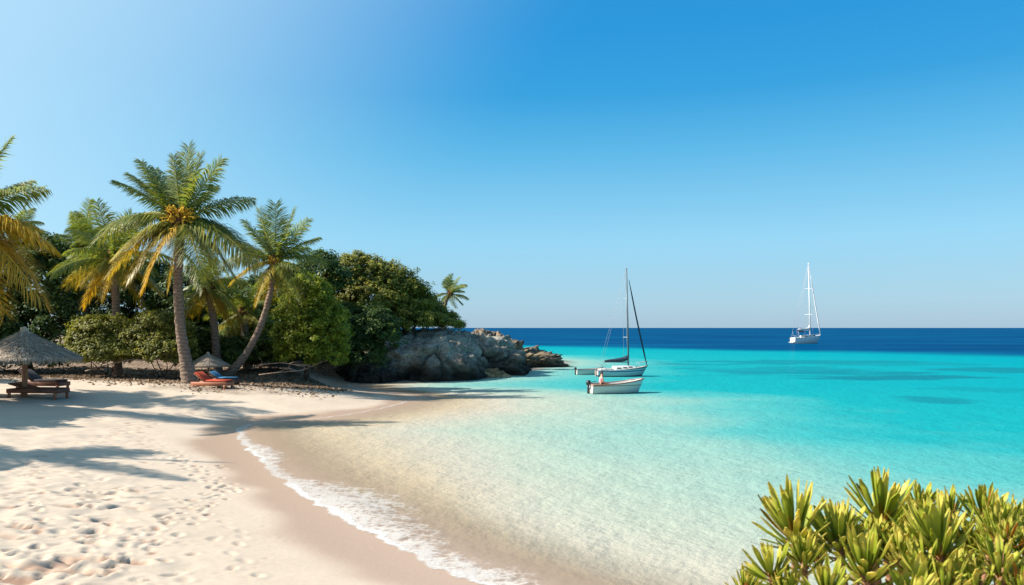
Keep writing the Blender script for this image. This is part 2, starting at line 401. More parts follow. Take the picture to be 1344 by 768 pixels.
sh = t.mixsh(al.outputs[0], tp.outputs[0], body.outputs[0])
sh = t.mixsh(gf, sh, glo.outputs[0])
# foam lace that thins out from the water's edge
lace = t.voronoi(t.mapping(p, (1, 1, 1)), 5.5, 'DISTANCE_TO_EDGE')
fn = t.noise(p, 3.2, 6, .65); fn2 = t.noise(p, 16, 4, .7)
wob = t.math('MULTIPLY', t.math('SUBTRACT', t.noise(p, 1.3, 4), .5), .7)
oo = t.math('ADD', off, wob)
edge_w = t.attr('foam')
rel = t.math('DIVIDE', oo, edge_w)
lead = t.n('ShaderNodeMapRange', interpolation_type='SMOOTHSTEP'); t.l(oo, lead.inputs[0]); lead.inputs[1].default_value = -.12; lead.inputs[2].default_value = -.02; lead.inputs[3].default_value = 0; lead.inputs[4].default_value = 1
cov = t.math('SUBTRACT', .85, t.math('MULTIPLY', rel, .3))
cov = t.math('ADD', cov, t.math('MULTIPLY', t.math('SUBTRACT', fn, .5), 1.5)); cov = t.math('ADD', cov, t.math('MULTIPLY', t.math('SUBTRACT', fn2, .5), .8)); cov = t.math('SUBTRACT', cov, t.math('MULTIPLY', lace, .9))
cv = t.n('ShaderNodeMapRange', interpolation_type='SMOOTHSTEP'); t.l(cov, cv.inputs[0]); cv.inputs[1].default_value = .1; cv.inputs[2].default_value = .75
line = t.n('ShaderNodeMapRange', interpolation_type='SMOOTHSTEP'); t.l(oo, line.inputs[0]); line.inputs[1].default_value = .04; line.inputs[2].default_value = .2; line.inputs[3].default_value = 1; line.inputs[4].default_value = 0
fa = t.math('MULTIPLY', t.math('MAXIMUM', t.math('MULTIPLY', cv.outputs[0], .45), t.math('MULTIPLY', line.outputs[0], t.math('MULTIPLY', t.math('MULTIPLY', edge_w, 1.7, clamp=True), t.ramp(fn2, [(.35, (.25, .25, .25)), (.6, (1, 1, 1))])))), lead.outputs[0], clamp=True)
dry = t.n('ShaderNodeMapRange', interpolation_type='SMOOTHSTEP'); t.l(oo, dry.inputs[0]); dry.inputs[1].default_value = -.12; dry.inputs[2].default_value = -.08
fb = t.bsdf((.68, .67, .64), .6, t.bump(fn2, .5, .03), .2)
sh = t.mixsh(dry.outputs[0], tp.outputs[0], sh)
sh = t.mixsh(fa, sh, fb)
M['water'] = t.done(sh)
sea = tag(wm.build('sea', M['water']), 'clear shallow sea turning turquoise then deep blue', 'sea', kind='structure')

# ------------------------------------------------------------------ palms
def frond(p0, p1, p2, width, age, n=52, droop=.5, stalk=.10, seed=0, face=None, lw=.047):
    r = np.random.default_rng(seed)
    mb = MB()
    u = np.linspace(0, 1, 18)[:, None]
    bz = lambda u: (1-u)**2*p0+2*u*(1-u)*p1+u*u*p2
    L = np.linalg.norm(np.diff(bz(u), axis=0), axis=1).sum()
    tv, tf = tube(bz(u), np.linspace(.045, .008, 18)*L/3.4, 5)
    mb.add(tv, tf, tint=.9, age=min(1, age+.15))
    uu = np.linspace(stalk, .995, n)[:, None]+r.uniform(-.004, .004, (n, 1))
    B = bz(uu); T = norm(2*(1-uu)*(p1-p0)+2*uu*(p2-p1))
    up = np.array((0, 0, 1.))
    ref = np.cross(T, up) if face is None else np.cross(T, np.broadcast_to(face, T.shape))
    S = norm(ref); N = np.cross(S, T)
    rl = r.normal(0, .22)+uu*r.normal(0, .5)                    # each frond twists along its length
    S, N = S*np.cos(rl)+N*np.sin(rl), N*np.cos(rl)-S*np.sin(rl)
    s = np.clip((uu-stalk)/(1-stalk), 0, 1)
    prof = np.clip(np.minimum(.35+s*2.6, 1.0)*(1-.62*s**2.4), 0, 1)
    for sd in (-1, 1):
        ang = np.radians(18+40*s)+r.normal(0, .10, (n, 1))
        d = S*sd*np.cos(ang)+T*np.sin(ang)+N*(.20-.30*np.clip(1-np.abs(T[:, 2:3]), 0, 1)+r.normal(0, .10, (n, 1)))
        ln = width*1.38*prof*r.uniform(.78, 1.12, (n, 1))*np.where(r.random((n, 1)) < .07, .3, 1.)
        g = np.array((0, 0, -1.))*droop*r.uniform(.7, 1.3, (n, 1))
        a = B; b = B+norm(d+g*.25)*ln*.5; c = b+norm(d+g*(.9+1.5*(1-np.abs(T[:, 2:3]))))*ln*.55
        w = T*lw*.5*L/3.4*(1-.35*s); wm_ = w*1.05+N*.006
        v = np.stack((a-w*.6, a+w*.6, b-wm_, b+wm_, c), 1)
        i = np.arange(n)[:, None]*5
        q = np.hstack((i, i+1, i+3, i+2)); tr3 = np.hstack((i+2, i+3, i+4))
        ti = np.clip(r.uniform(.1, .9, n)+.15*vnoise(np.arange(n)*.2, seed, 0, 9), 0, 1)
        ag = np.clip(age*.95+r.normal(0, .16, n)+.22*(s[:, 0]-.4)*(age > .15), 0, 1)
        mb.add(v.reshape(-1, 3), [q, tr3], tint=np.repeat(ti, 5), age=np.repeat(ag, 5))
    return mb
def _bead():
    v = np.array([(1, 0, 0), (-1, 0, 0), (0, 1, 0), (0, -1, 0), (0, 0, 1.1), (0, 0, -1.1)], float)
    return v, np.array([(0, 2, 4), (2, 1, 4), (1, 3, 4), (3, 0, 4), (2, 0, 5), (1, 2, 5), (3, 1, 5), (0, 3, 5)])
BEAD = _bead()
def crown_specs(c, L, n, seed, lo=-40, hi=78, wind=(0, 0, 0), age_lo=.75):
    r = np.random.default_rng(seed); out = []
    for i in range(n):
        k = i/(n-1)
        el = math.radians(hi+(lo-hi)*k**.85+r.normal(0, 6)); az = i*2.39996+r.normal(0, .25)+seed
        u = np.array((math.cos(az)*math.cos(el), math.sin(az)*math.cos(el), math.sin(el)))
        l = L*r.uniform(.85, 1.08)*(1 if k < .75 else .9)
        p1 = c+u*l*.52
        p2 = p1+norm(u+np.array((0, 0, -1.))*(.35+.75*math.cos(el))+np.array(wind))*l*.52
        age = 0 if k < .5 else age_lo*((k-.5)/.5)**.8*r.uniform(.6, 1.2)
        out.append((p1, p2, l, float(np.clip(age, 0, 1))))
    return out
def palm(label, trunk, radii, specs, fruit=.0, name='palm_tree', wr=.23, droop=.5, seed=0, dead=0, n=130):
    trunk = np.asarray(trunk, float); base = trunk[0].copy()
    o = thing(name, base, label, 'palm', 'coconut palms behind the beach')
    path = smooth_path(trunk, 44); rr = np.interp(np.linspace(0, 1, 44), np.linspace(0, 1, len(radii)), radii)
    rr = rr*(1+.05*np.sin(np.arange(44)*2.4))
    path[0, 2] -= .15
    v, f = tube(path, rr, 14); v = v+np.random.default_rng(seed).normal(0, .012, v.shape); MB().add(v, f).build('trunk', M['bark'], o)
    c = path[-1]; L0 = specs[0][2]
    # fibrous crown base, wrapped leaf bases
    mb = MB(); rt = rr[-1]; r = np.random.default_rng(seed+5)
    pr = [(rt*.9, -.9*rt*2), (rt*1.7, -.2*rt*2), (rt*1.9, .3*rt*2), (rt*1.2, 1.2*rt*2), (rt*.3, 1.9*rt*2)]
    v, f = lathe(pr, 14); v += r.normal(0, rt*.12, v.shape); mb.add(v+c, f)
    for k in range(26):
        a = r.uniform(0, 2*PI); e = r.uniform(-.5, .9); d = np.array((math.cos(a), math.sin(a), e)); s0 = c+d*rt*.8
        v, f = tube(np.array((s0, s0+d*rt*1.6, s0+d*rt*2.4+np.array((0, 0, -rt*.8*(e < .4))))), (rt*.22, rt*.14, rt*.03), 4); mb.add(v, f)
    mb.build('crown_base', M['fibre'], o)
    for i, sp in enumerate(specs):
        p1, p2, l, age = sp[:4]; W = sp[4] if len(sp) > 4 else wr
        frond(c, p1, p2, l*W, age, n=n, seed=seed*100+i, droop=droop).build('frond', M['palm_leaf'], o, smooth=False)
    if dead:
        for k in range(dead):
            a = r.uniform(0, 2*PI); u = np.array((math.cos(a)*.35, math.sin(a)*.35, -1)); l = L0*r.uniform(.5, .7)
            frond(c, c+np.array((u[0]*1.2, u[1]*1.2, -.25))*l*.45, c+u*l, l*.16, 1., n=30, seed=seed*77+k, droop=.9).build('frond', M['palm_leaf'], o, smooth=False)
    if fruit:
        for k in range(int(7+fruit*5)):
            a = k*2.4+seed; d = np.array((math.cos(a), math.sin(a)*.9, r.uniform(-.1, .75))); mb = MB()
            q = c+np.array((0, 0, rt*.8))
            for m in range(30):
                dd = norm(d+r.normal(0, .5, 3)); e = q+dd*fruit*r.uniform(.35, .95)+np.array((0, 0, -.16*fruit*r.random()))
                v, f = tube(np.array((q+dd*.1, q*.45+e*.55+np.array((0, 0, .05)), e)), (.012, .03, .018), 4); mb.add(v, f)
                for bb in range(2): mb.add(BEAD[0]*r.uniform(.045, .085)+q+(e-q)*r.uniform(.4, 1.02)+r.normal(0, .03, 3), BEAD[1])
            mb.build('flower_cluster', M['fruit'], o)
    return o
def tip(c, px, py, D, dd, arch, age, W=.23):
    p2 = P(px, py, D+dd); v = p2-c; l = np.linalg.norm(v)
    p1 = c+v*.45+np.array((0, 0, 1.))*arch*l
    return (p1, p2, l*1.05, age, W)

# the tall palm
b = G(250, 503); D = b[1]
tp_ = [(243, 470), (237, 430), (234, 385), (235, 335), (238, 292)]
trunk = [b]+[P(x, y, D-.1*i) for i, (x, y) in enumerate(tp_)]
c = trunk[-1]; Dc = c[1]
sp = [tip(c, *a) for a in (
    (248, 193, Dc, .6, .03, 0, .25), (228, 205, Dc, -.5, .03, 0, .2), (264, 203, Dc, .9, .05, 0, .2), (291, 209, Dc, -.3, .06, .02, .2), (186, 212, Dc, .9, .07, 0, .2),
    (153, 238, Dc, -.3, .12, 0, .22), (172, 230, Dc, 1.4, .1, 0, .2), (331, 262, Dc, .5, .16, .05, .21), (304, 308, Dc, 1.2, .34, .1, .24), (128, 316, Dc, .6, .36, .1, .24),
    (150, 300, Dc, 1.6, .3, 0, .22), (150, 338, Dc, -.9, .3, .35, .25), (143, 362, Dc, -.4, .28, .5, .22), (189, 378, Dc, -1.6, .28, .95, .28), (168, 368, Dc, -.7, .28, .5, .27),
    (330, 338, Dc, .3, .34, .12, .26), (345, 360, Dc, -.8, .3, .25, .24), (290, 372, Dc, -1.4, .28, .3, .27), (312, 372, Dc, 1.1, .3, .2, .25), (268, 376, Dc, -2.0, .3, .15, .26),
    (222, 378, Dc, 1.4, .28, .7, .25), (204, 222, Dc, 1.8, .06, 0, .2), (282, 245, Dc, 2.2, .1, 0, .22))]
palm('tallest coconut palm with golden flower clusters standing beside the red lounger', trunk, (.46, .31, .26, .24, .23, .22), sp, fruit=1.15, seed=1, droop=.5, n=150)
# the palm that leans over from the small parasol
b = G(290, 497); D = b[1]
trunk = [b]+[P(x, y, D+.0*i) for i, (x, y) in enumerate(((308, 483), (327, 458), (343, 425), (353, 392), (358, 368), (361, 345)))]
c = trunk[-1]; Dc = c[1]
sp = [tip(c, *a) for a in (
    (362, 268, Dc, .5, .03, 0, .27), (340, 275, Dc, -.4, .04, 0, .22), (386, 276, Dc, .9, .05, 0, .22), (404, 288, Dc, -.3, .08, 0, .22), (322, 290, Dc, .4, .1, 0, .23),
    (418, 312, Dc, .6, .16, 0, .24), (305, 318, Dc, -.5, .2, .05, .24), (428, 345, Dc, .2, .3, .05, .24), (290, 352, Dc, .3, .34, .2, .25), (304, 372, Dc, -1, .32, .55, .25), (412, 372, Dc, -.8, .32, .15, .25),
    (396, 396, Dc, -1.2, .3, .2, .25), (336, 400, Dc, -1.4, .26, .6, .24), (350, 404, Dc, 1.2, .28, .5, .24), (318, 330, Dc, 1.8, .2, 0, .24), (405, 325, Dc, 1.9, .2, 0, .24), (376, 402, Dc, -.6, .26, .3, .24))]
palm('coconut palm with a long trunk leaning right from the small parasol', trunk, (.30, .24, .2, .18, .165, .155, .15), sp, fruit=.42, seed=2, droop=.45, dead=2)
# palms further back
def back_palm(label, pts, D, L, n, seed, r0=.17, lo=-45, age=.75, fruit=.3, dead=0, base=None, wind=(0, 0, 0), hi=78, name='palm_tree'):
    pts = [P(x, y, D) for x, y in pts]
    pts[0][2] = float(height(pts[0][0], pts[0][1]))
    sp = crown_specs(pts[-1], L, n, seed, lo=lo, hi=hi, age_lo=age, wind=wind)
    return palm(label, pts, (r0*1.35, r0*1.05, r0), sp, fruit=fruit, seed=seed, dead=dead, wr=.25, name=name)
back_palm('slender golden palm standing between the tallest palm and the leaning palm', [(287, 492), (280, 420), (273, 380)], 46, 2.7, 18, 3, .2, -50, 1., .3, 2)
back_palm('short palm with a brown trunk behind the leaning palm', [(326, 492), (322, 440), (320, 412)], 49, 2.9, 18, 4, .24, -40, .45, .0, 1)
back_palm('golden tipped palm left of the tallest palm, rising behind the hedge', [(154, 492), (152, 400), (148, 342)], 44.8, 3.6, 24, 5, .21, -45, .85, .5, 2)
back_palm('thin palm left of the golden tipped palm, its crown greener', [(115, 490), (113, 390), (110, 320)], 54, 3.2, 20, 6, .19, -40, .3, .0, 1)
back_palm('small grey green palm top at the far left, behind the dark tree', [(10, 488), (16, 360), (22, 302)], 62, 2.6, 16, 7, .17, -20, .1, .0)
back_palm('small lone palm bent by the wind on the rocky headland', [(581, 425), (584, 404), (591, 386)], 68, 2.0, 13, 8, .13, -30, .1, .0, wind=(.55, 0, .1), hi=85)
# the near palm whose fronds enter at the left edge; its trunk stands outside the frame
Dn = 29.
c = P(-62, 292, Dn); b = np.array((c[0]-1.0, Dn+.6, float(height(c[0]-1., Dn+.6))))
trunk = [b, b*.6+c*.4+np.array((-.35, 0, .1)), c]
sp = [tip(c, *a) for a in (
    (58, 246, Dn, -.4, .14, .0, .2), (40, 238, Dn, 1.2, .14, .0, .2), (14, 183, Dn, .3, .06, 0, .18), (66, 322, Dn, -.6, .30, .95, .3), (50, 300, Dn, .8, .26, .7, .26), (52, 392, Dn, -1.0, .26, .95, .3), (40, 360, Dn, .3, .3, .75, .28), (6, 412, Dn, -.5, .22, .8, .26),
    (-40, 170, Dn, .3, .04, 0, .2), (-100, 180, Dn, -.4, .04, 0, .2), (-150, 230, Dn, .5, .1, 0, .2), (-180, 290, Dn, -.5, .25, .1, .24), (-170, 370, Dn, .2, .3, .4, .25), (-110, 410, Dn, -.8, .25, .7, .25), (-70, 200, Dn, 2.2, .1, 0, .22), (-60, 330, Dn, -3.2, .25, .3, .24), (-50, 300, Dn, 3.2, .3, .3, .24), (-20, 240, Dn, 2.2, .15, 0, .22))]
palm('near palm cut by the left edge, golden fronds hanging above the thatched parasol', trunk, (.36, .28, .25), sp, fruit=.5, seed=9, droop=.5)
# palms left of the frame whose shadows lie across the sand
for k, (x, y, h, L) in enumerate(((-23.2, 18.6, 7.2, 3.7), (-33., 27., 8.5, 3.8), (-30., 32., 9.2, 3.6))):
    z = float(height(x, y)); pts = np.array(((x-.8, y, z), (x-.5, y, z+h*.5), (x, y, z+h)))
    palm('palm standing left of the frame that throws its shadow over the sand', pts, (.34, .26, .23), crown_specs(pts[-1], L, 20, 20+k, age_lo=.6), seed=20+k)

# ------------------------------------------------------------------ broadleaf trees and shrubs
def leaves(mb, blobs, n, size, r, clump=.42, per=44, aspect=.5, shell=.72):
    """leaf-sized faces gathered in clumps through the outer volume of the blobs"""
    vol = np.array([b[3]*b[4]+b[4]*b[5]+b[3]*b[5] for b in blobs]); vol = vol/vol.sum()
    nc = max(1, n//per)
    which = r.choice(len(blobs), nc, p=vol)
    B = np.array(blobs)[which]
    d = norm(r.normal(0, 1, (nc, 3))); d[:, 2] = np.where(d[:, 2] < -.5, -d[:, 2], d[:, 2])
    rad = shell+(1.02-shell)*r.random((nc, 1))**.6
    rad = rad*(1+.24*fbm(d[:, 0]*2.6+which, d[:, 1]*2.6, d[:, 2]*2.6, 3, 3)[:, None])
    rad = np.where(r.random((nc, 1)) < .10, rad*r.uniform(1.02, 1.22, (nc, 1)), rad)
    cc = B[:, :3]+d*B[:, 3:6]*rad
    cs = clump*r.uniform(.5, 1.4, nc)
    ct = np.clip(r.normal(.42, .17, nc), 0, 1)
    m = nc*per
    ci = np.repeat(np.arange(nc), per)
    off = norm(r.normal(0, 1, (m, 3)))*(r.random((m, 1))**.5)
    off[:, 2] *= .7
    pos = cc[ci]+off*cs[ci][:, None]
    nr = norm(d[ci]*.55+off*.5+np.array((-.18, -.12, .6))+r.normal(0, .38, (m, 3)))
    a = norm(np.cross(nr, r.normal(0, 1, (m, 3)))); b = np.cross(nr, a)
    s = size*r.uniform(.6, 1.3, (m, 1))
    v = np.stack((pos-a*s, pos+b*s*aspect+nr*s*.12, pos+a*s, pos-b*s*aspect+nr*s*.12), 1)
    i = np.arange(m)[:, None]*4
    ti = np.clip(ct[ci]+r.normal(0, .13, m), 0, 1)
    mb.add(v.reshape(-1, 3), np.hstack((i, i+1, i+2, i+3)), tint=np.repeat(ti, 4))
def tree(name, label, cat, group, base_px, D, blobs_px, n, size, mat, seed, clump=.42, trunk_r=.16, stems=1, depth=.9, ground_z=None):
    """blobs: (px, py, rx, ry, depth offset in metres) in photo pixels at distance D"""
    r = np.random.default_rng(seed)
    bx, D0 = base_px, D
    x = (bx-CX)/F*D0; z = float(height(x, D0)) if ground_z is None else ground_z
    root = thing(name, (x, D0, z), label, cat, group)
    blobs = []
    for (px, py, rx, ry, dd) in blobs_px:
        c = P(px, py, D0+dd); k = (D0+dd)/F
        blobs.append((*c, rx*k, max(rx, ry)*k*depth*.8, ry*k))
    base = np.array((x, D0, z-.1)); mb = MB(); lb = MB()
    top = np.array([b[:3] for b in blobs]).mean(0)
    fork = base*.62+top*.38 if stems == 1 else base+np.array((0, 0, .1))
    if stems == 1:
        v, f = tube(smooth_path((base, (base+fork)/2+np.array((r.normal(0, .12), r.normal(0, .12), 0)), fork), 8), np.linspace(trunk_r*1.3, trunk_r, 8), 8); mb.add(v, f)
    for i, bl in enumerate(blobs):
        c = np.array(bl[:3]); s = fork+np.array((r.normal(0, .35), r.normal(0, .3), 0))*(stems > 1)
        mid = (s+c)/2+np.array((r.normal(0, .25), r.normal(0, .25), -.15))
        v, f = tube(smooth_path((s, mid, c), 9), np.linspace(trunk_r*.75, trunk_r*.25, 9), 7); lb.add(v, f)
        for q in range(7):
            e = c+norm(r.normal(0, 1, 3))*np.array(bl[3:6])*.85; m0 = mid*.4+c*.6
            v, f = tube(smooth_path((m0, (m0+e)/2+r.normal(0, .12, 3), e), 6), np.linspace(trunk_r*.3, .012, 6), 5); lb.add(v, f)
    if stems == 1: mb.build('trunk', M['limb'], root)
    lb.build('limbs', M['limb'], root)
    fb = MB(); leaves(fb, blobs, int(n*1.7), size*.76, r, clump); fb.build('crown', mat, root, smooth=False)
    return root
BG = 'trees and shrubs behind the beach'
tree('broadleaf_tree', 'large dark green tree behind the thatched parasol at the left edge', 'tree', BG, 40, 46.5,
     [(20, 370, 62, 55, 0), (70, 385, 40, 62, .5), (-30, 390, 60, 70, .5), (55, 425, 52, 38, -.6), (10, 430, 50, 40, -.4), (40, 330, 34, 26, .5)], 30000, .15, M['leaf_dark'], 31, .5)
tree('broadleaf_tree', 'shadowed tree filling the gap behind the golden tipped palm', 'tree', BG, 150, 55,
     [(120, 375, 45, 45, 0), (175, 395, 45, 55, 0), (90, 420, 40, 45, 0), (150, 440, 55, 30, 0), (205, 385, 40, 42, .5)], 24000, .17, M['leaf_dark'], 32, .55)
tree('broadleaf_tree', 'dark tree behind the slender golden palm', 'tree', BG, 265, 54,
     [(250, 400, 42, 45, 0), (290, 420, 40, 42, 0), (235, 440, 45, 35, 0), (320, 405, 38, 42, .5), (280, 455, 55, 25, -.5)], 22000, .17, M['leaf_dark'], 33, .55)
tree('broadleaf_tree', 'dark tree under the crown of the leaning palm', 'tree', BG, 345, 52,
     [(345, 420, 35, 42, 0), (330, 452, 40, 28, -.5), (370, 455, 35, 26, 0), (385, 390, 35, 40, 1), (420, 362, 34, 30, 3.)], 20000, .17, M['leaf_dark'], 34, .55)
tree('rounded_bush', 'bright yellow green rounded bush right of the leaning palm', 'bush', BG, 404, 46.5,
     [(405, 400, 34, 34, 0), (385, 425, 30, 34, -.2), (428, 425, 28, 36, .1), (408, 440, 42, 34, -.5), (376, 445, 22, 24, .2), (440, 448, 20, 24, .4), (395, 462, 34, 20, -.6), (430, 466, 26, 18, -.4), (400, 378, 20, 16, 0)], 26000, .105, M['leaf_bright'], 35, .36, .14)
tree('hedge_shrub', 'olive green dense shrub under the golden tipped palm', 'shrub', BG, 130, 43.5,
     [(125, 442, 30, 26, 0), (150, 440, 26, 22, .3), (108, 455, 20, 22, -.2), (165, 452, 24, 26, .2), (135, 463, 40, 20, -.4)], 20000, .095, M['leaf_olive'], 36, .3, .05, stems=5)
tree('hedge_shrub', 'olive green dense shrub touching the trunk of the tallest palm', 'shrub', BG, 210, 43.5,
     [(205, 432, 28, 22, 0), (230, 445, 24, 28, .2), (190, 450, 28, 26, -.1), (215, 462, 36, 22, -.4)], 20000, .095, M['leaf_olive'], 37, .3, .05, stems=5)
tree('headland_tree', 'largest tree on the headland with a sunlit rounded top', 'tree', BG, 480, 59,
     [(470, 365, 40, 30, 0), (505, 372, 42, 28, .3), (445, 385, 32, 36, .3), (490, 400, 50, 32, -.6), (530, 395, 38, 30, .2), (440, 420, 36, 34, -.6)], 34000, .15, M['leaf_mid'], 41, .48)
tree('headland_tree', 'medium tree stepping down right of the largest headland tree', 'tree', BG, 545, 62,
     [(532, 390, 28, 22, 0), (552, 408, 26, 18, 0), (525, 414, 34, 20, -.6), (512, 376, 24, 18, .6)], 16000, .14, M['leaf_mid'], 42, .42)
tree('headland_shrub', 'low shrub on the rock edge beside the lone headland palm', 'shrub', BG, 575, 63,
     [(568, 411, 20, 12, 0), (586, 420, 15, 11, 0), (558, 420, 22, 13, -.4), (600, 427, 9, 6, .3)], 12000, .115, M['leaf_mid'], 43, .36, .06, stems=4)
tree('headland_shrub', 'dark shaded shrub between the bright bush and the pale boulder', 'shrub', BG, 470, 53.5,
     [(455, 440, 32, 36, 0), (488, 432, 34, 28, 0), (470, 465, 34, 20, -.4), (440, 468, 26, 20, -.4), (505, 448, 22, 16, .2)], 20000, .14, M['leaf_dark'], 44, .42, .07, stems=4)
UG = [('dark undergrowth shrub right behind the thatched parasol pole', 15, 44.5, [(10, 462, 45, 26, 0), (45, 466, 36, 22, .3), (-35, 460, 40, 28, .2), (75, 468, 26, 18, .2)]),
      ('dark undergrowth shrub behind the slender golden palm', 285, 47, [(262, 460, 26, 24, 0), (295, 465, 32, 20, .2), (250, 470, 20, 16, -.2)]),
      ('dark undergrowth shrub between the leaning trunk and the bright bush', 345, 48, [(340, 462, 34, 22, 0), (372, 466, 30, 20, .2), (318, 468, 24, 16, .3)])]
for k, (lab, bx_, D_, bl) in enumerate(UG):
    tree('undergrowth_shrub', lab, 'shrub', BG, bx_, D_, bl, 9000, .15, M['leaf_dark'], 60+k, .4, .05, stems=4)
tree('headland_shrub', 'low shrub spilling over the top of the big pale boulder', 'shrub', BG, 540, 58,
     [(510, 428, 26, 16, -.3), (540, 420, 26, 15, 0), (565, 421, 22, 11, .4), (492, 440, 20, 18, -1.2), (588, 425, 13, 7, 1.)], 13000, .12, M['leaf_mid'], 45, .34, .05, stems=4)
# trees left of the frame, seen only through the shade they give
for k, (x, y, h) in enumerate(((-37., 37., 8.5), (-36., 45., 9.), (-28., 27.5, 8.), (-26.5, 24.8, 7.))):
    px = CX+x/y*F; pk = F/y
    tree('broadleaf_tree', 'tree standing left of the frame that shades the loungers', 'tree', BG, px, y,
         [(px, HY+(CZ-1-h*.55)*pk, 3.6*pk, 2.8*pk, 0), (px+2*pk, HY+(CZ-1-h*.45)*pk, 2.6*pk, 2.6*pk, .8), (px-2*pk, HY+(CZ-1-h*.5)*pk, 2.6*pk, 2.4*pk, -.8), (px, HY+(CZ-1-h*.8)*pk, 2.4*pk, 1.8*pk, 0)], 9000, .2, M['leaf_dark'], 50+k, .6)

# ------------------------------------------------------------------ rocks
import bmesh
def ico(sub):
    bm = bmesh.new(); bmesh.ops.create_icosphere(bm, subdivisions=sub, radius=1)
    v = np.array([x.co[:] for x in bm.verts]); f = np.array([[q.index for q in p.verts] for p in bm.faces]); bm.free()
    return norm(v), f
ICO = {k: ico(k) for k in (3, 4, 6)}
def rock(name, label, c, rad, mat, seed, amp=.16, freq=1.6, strata=0., lumps=(), sub=6, cat='rock'):
    d, f = ICO[sub]; rad = np.array(rad, float)
    r = np.ones(len(d))
    for (ld, lr, lk) in lumps:                       # lobes
        r = np.maximum(r, 1+lk*np.exp(-((1-d@norm(ld))/lr)**2))
    p = d*r[:, None]*rad
    q = p/np.cbrt(rad.prod())*freq
    n = fbm(q[:, 0], q[:, 1], q[:, 2], 5, seed, .5)
    rg = 1-np.abs(fbm(q[:, 0]*1.3, q[:, 1]*1.3, q[:, 2]*1.3, 4, seed+9, .55))
    disp = 1+amp*(n+.7*(rg-.6))+amp*.22*fbm(q[:, 0]*7, q[:, 1]*7, q[:, 2]*4, 4, seed+20, .6)-amp*.75*np.clip(.11-np.abs(vnoise(q[:, 0]*2.1, q[:, 1]*2.1, q[:, 2]*1.1, seed+30)), 0, 1)/.11-amp*.4*np.clip(.1-np.abs(vnoise(q[:, 0]*5, q[:, 1]*5, q[:, 2]*2.4, seed+31)), 0, 1)/.1
    if strata: disp = disp+strata*(np.abs(((p[:, 2]*1.3+.35*p[:, 0]+.4*n) % 1.)-.5)-.25)
    p = p*disp[:, None]
    o = MB().add(p, f).build(name, mat, None)
    o.location = [float(k) for k in c]
    return tag(o, label, cat, 'rocks of the headland')
def rc(px, D, z): return ((px-CX)/F*D, D, z)
rock('boulder', 'big pale rounded boulder at the foot of the headland trees', rc(556, 60, .1), (5.1, 6., 3.6), M['rock_pale'], 3, .13, 1.6, .04, lumps=(((-.8, -.5, .1), .25, .22), ((.55, -.7, .2), .2, .12)))
rock('boulder', 'grey boulder sloping to the sea right of the big pale one', rc(612, 65, .1), (3.9, 5.5, 3.15), M['rock_pale'], 14, .22, 1.9, .08, lumps=(((.9, -.3, -.1), .25, .3),))
rock('boulder', 'low shadowed rock at the left foot of the big pale boulder', rc(486, 55.5, .2), (2.6, 3.0, 1.5), M['rock_pale'], 25, .18, 1.6)
rock('rock_outcrop', 'jagged brown outcrop ending the headland in the sea', rc(658, 75, -.1), (4.5, 4.2, 2.15), M['rock_brown'], 36, .34, 2.6, .12, (((1, -.2, -.05), .15, .12), ((-.75, 0, .65), .25, .5), ((-.3, -.3, .8), .2, .15)))
rock('rock_outcrop', 'tan topped rock rising behind the jagged outcrop', rc(632, 80, .0), (3.6, 3.6, 3.3), M['rock_brown'], 47, .22, 1.8, .04)
rock('boulder', 'small orange brown rock at the waterline below the grey boulder', rc(645, 58.5, -.1), (1.35, 1.1, .75), M['rock_tan'], 58, .3, 2.2, sub=4)
rock('reef_rock', 'flat reef slab barely above water beside the outcrop tip', rc(712, 76, -.14), (3.0, 1.0, .36), M['rock_brown'], 69, .3, 2.2, sub=4)
for k, (px, D, s, lab) in enumerate(((590, 57.5, .55, 'dark stone at the waterline under the big pale boulder'), (618, 57., .4, 'smallest dark stone at the waterline between the two boulders'), (700, 73.5, .8, 'brown block at the front of the jagged outcrop'), (683, 72.5, .7, 'brown block left of the outcrop tip, close to the water'))):
    rock('stone', lab, rc(px, D, .0), (s*1.5, s, s*.9), M['rock_brown'], 80+k, .3, 2., sub=4)

# ------------------------------------------------------------------ dry branches and leaf litter
def branch(label, pts, r0, seed, twigs=6):
    r = np.random.default_rng(seed); pts = [np.array(p) for p in pts]
    mb = MB(); path = smooth_path(pts, 16); v, f = tube(path, np.linspace(r0, r0*.3, 16), 6); mb.add(v, f)
    for k in range(twigs):
        i = r.integers(3, 15); s = path[i]; e = s+np.array((r.normal(0, .5), r.normal(0, .2), abs(r.normal(.1, .25))))
        v, f = tube(np.array((s, (s+e)/2+np.array((0, 0, .06)), e)), (r0*.4, r0*.3, r0*.12), 5); mb.add(v, f)
    o = thing('dry_branch', pts[0], label, 'branch', 'fallen branches under the trees')
    mb.build('wood', M['drywood'], o)
branch('bare branch arching low in front of the olive hedge shrubs', [P(112, 487, 42.4), P(145, 478, 42.3), P(175, 472, 42.4), P(200, 475, 42.5), P(228, 486, 42.6)], .035, 1)
branch('bare branch lying left of the olive hedge shrubs', [P(80, 482, 42.6), P(95, 474, 42.6), P(105, 466, 42.7)], .03, 2, 5)
branch('pale fallen branch under the bright rounded bush', [P(330, 484, 44), P(350, 478, 44), P(375, 477, 44.2), P(400, 482, 44.4)], .04, 3, 9)
branch('fallen branch on the leaf litter right of the leaning trunk', [P(340, 492, 42), P(365, 489, 42), P(395, 486, 42.2), P(412, 480, 42.4)], .035, 4, 8)
r = np.random.default_rng(5); mb = MB(); m = 12000
lx = r.uniform(-31, -9, m); ly = r.uniform(36, 50, m)-.10*(lx+20)*.5; ls = sdist(lx, ly); ok = (ls > 2) & (r.random(m) < sstep(36.5, 42, ly+.06*(lx+20)+1.5*fbm(lx*.4, ly*.4, 0, 2, 7)))
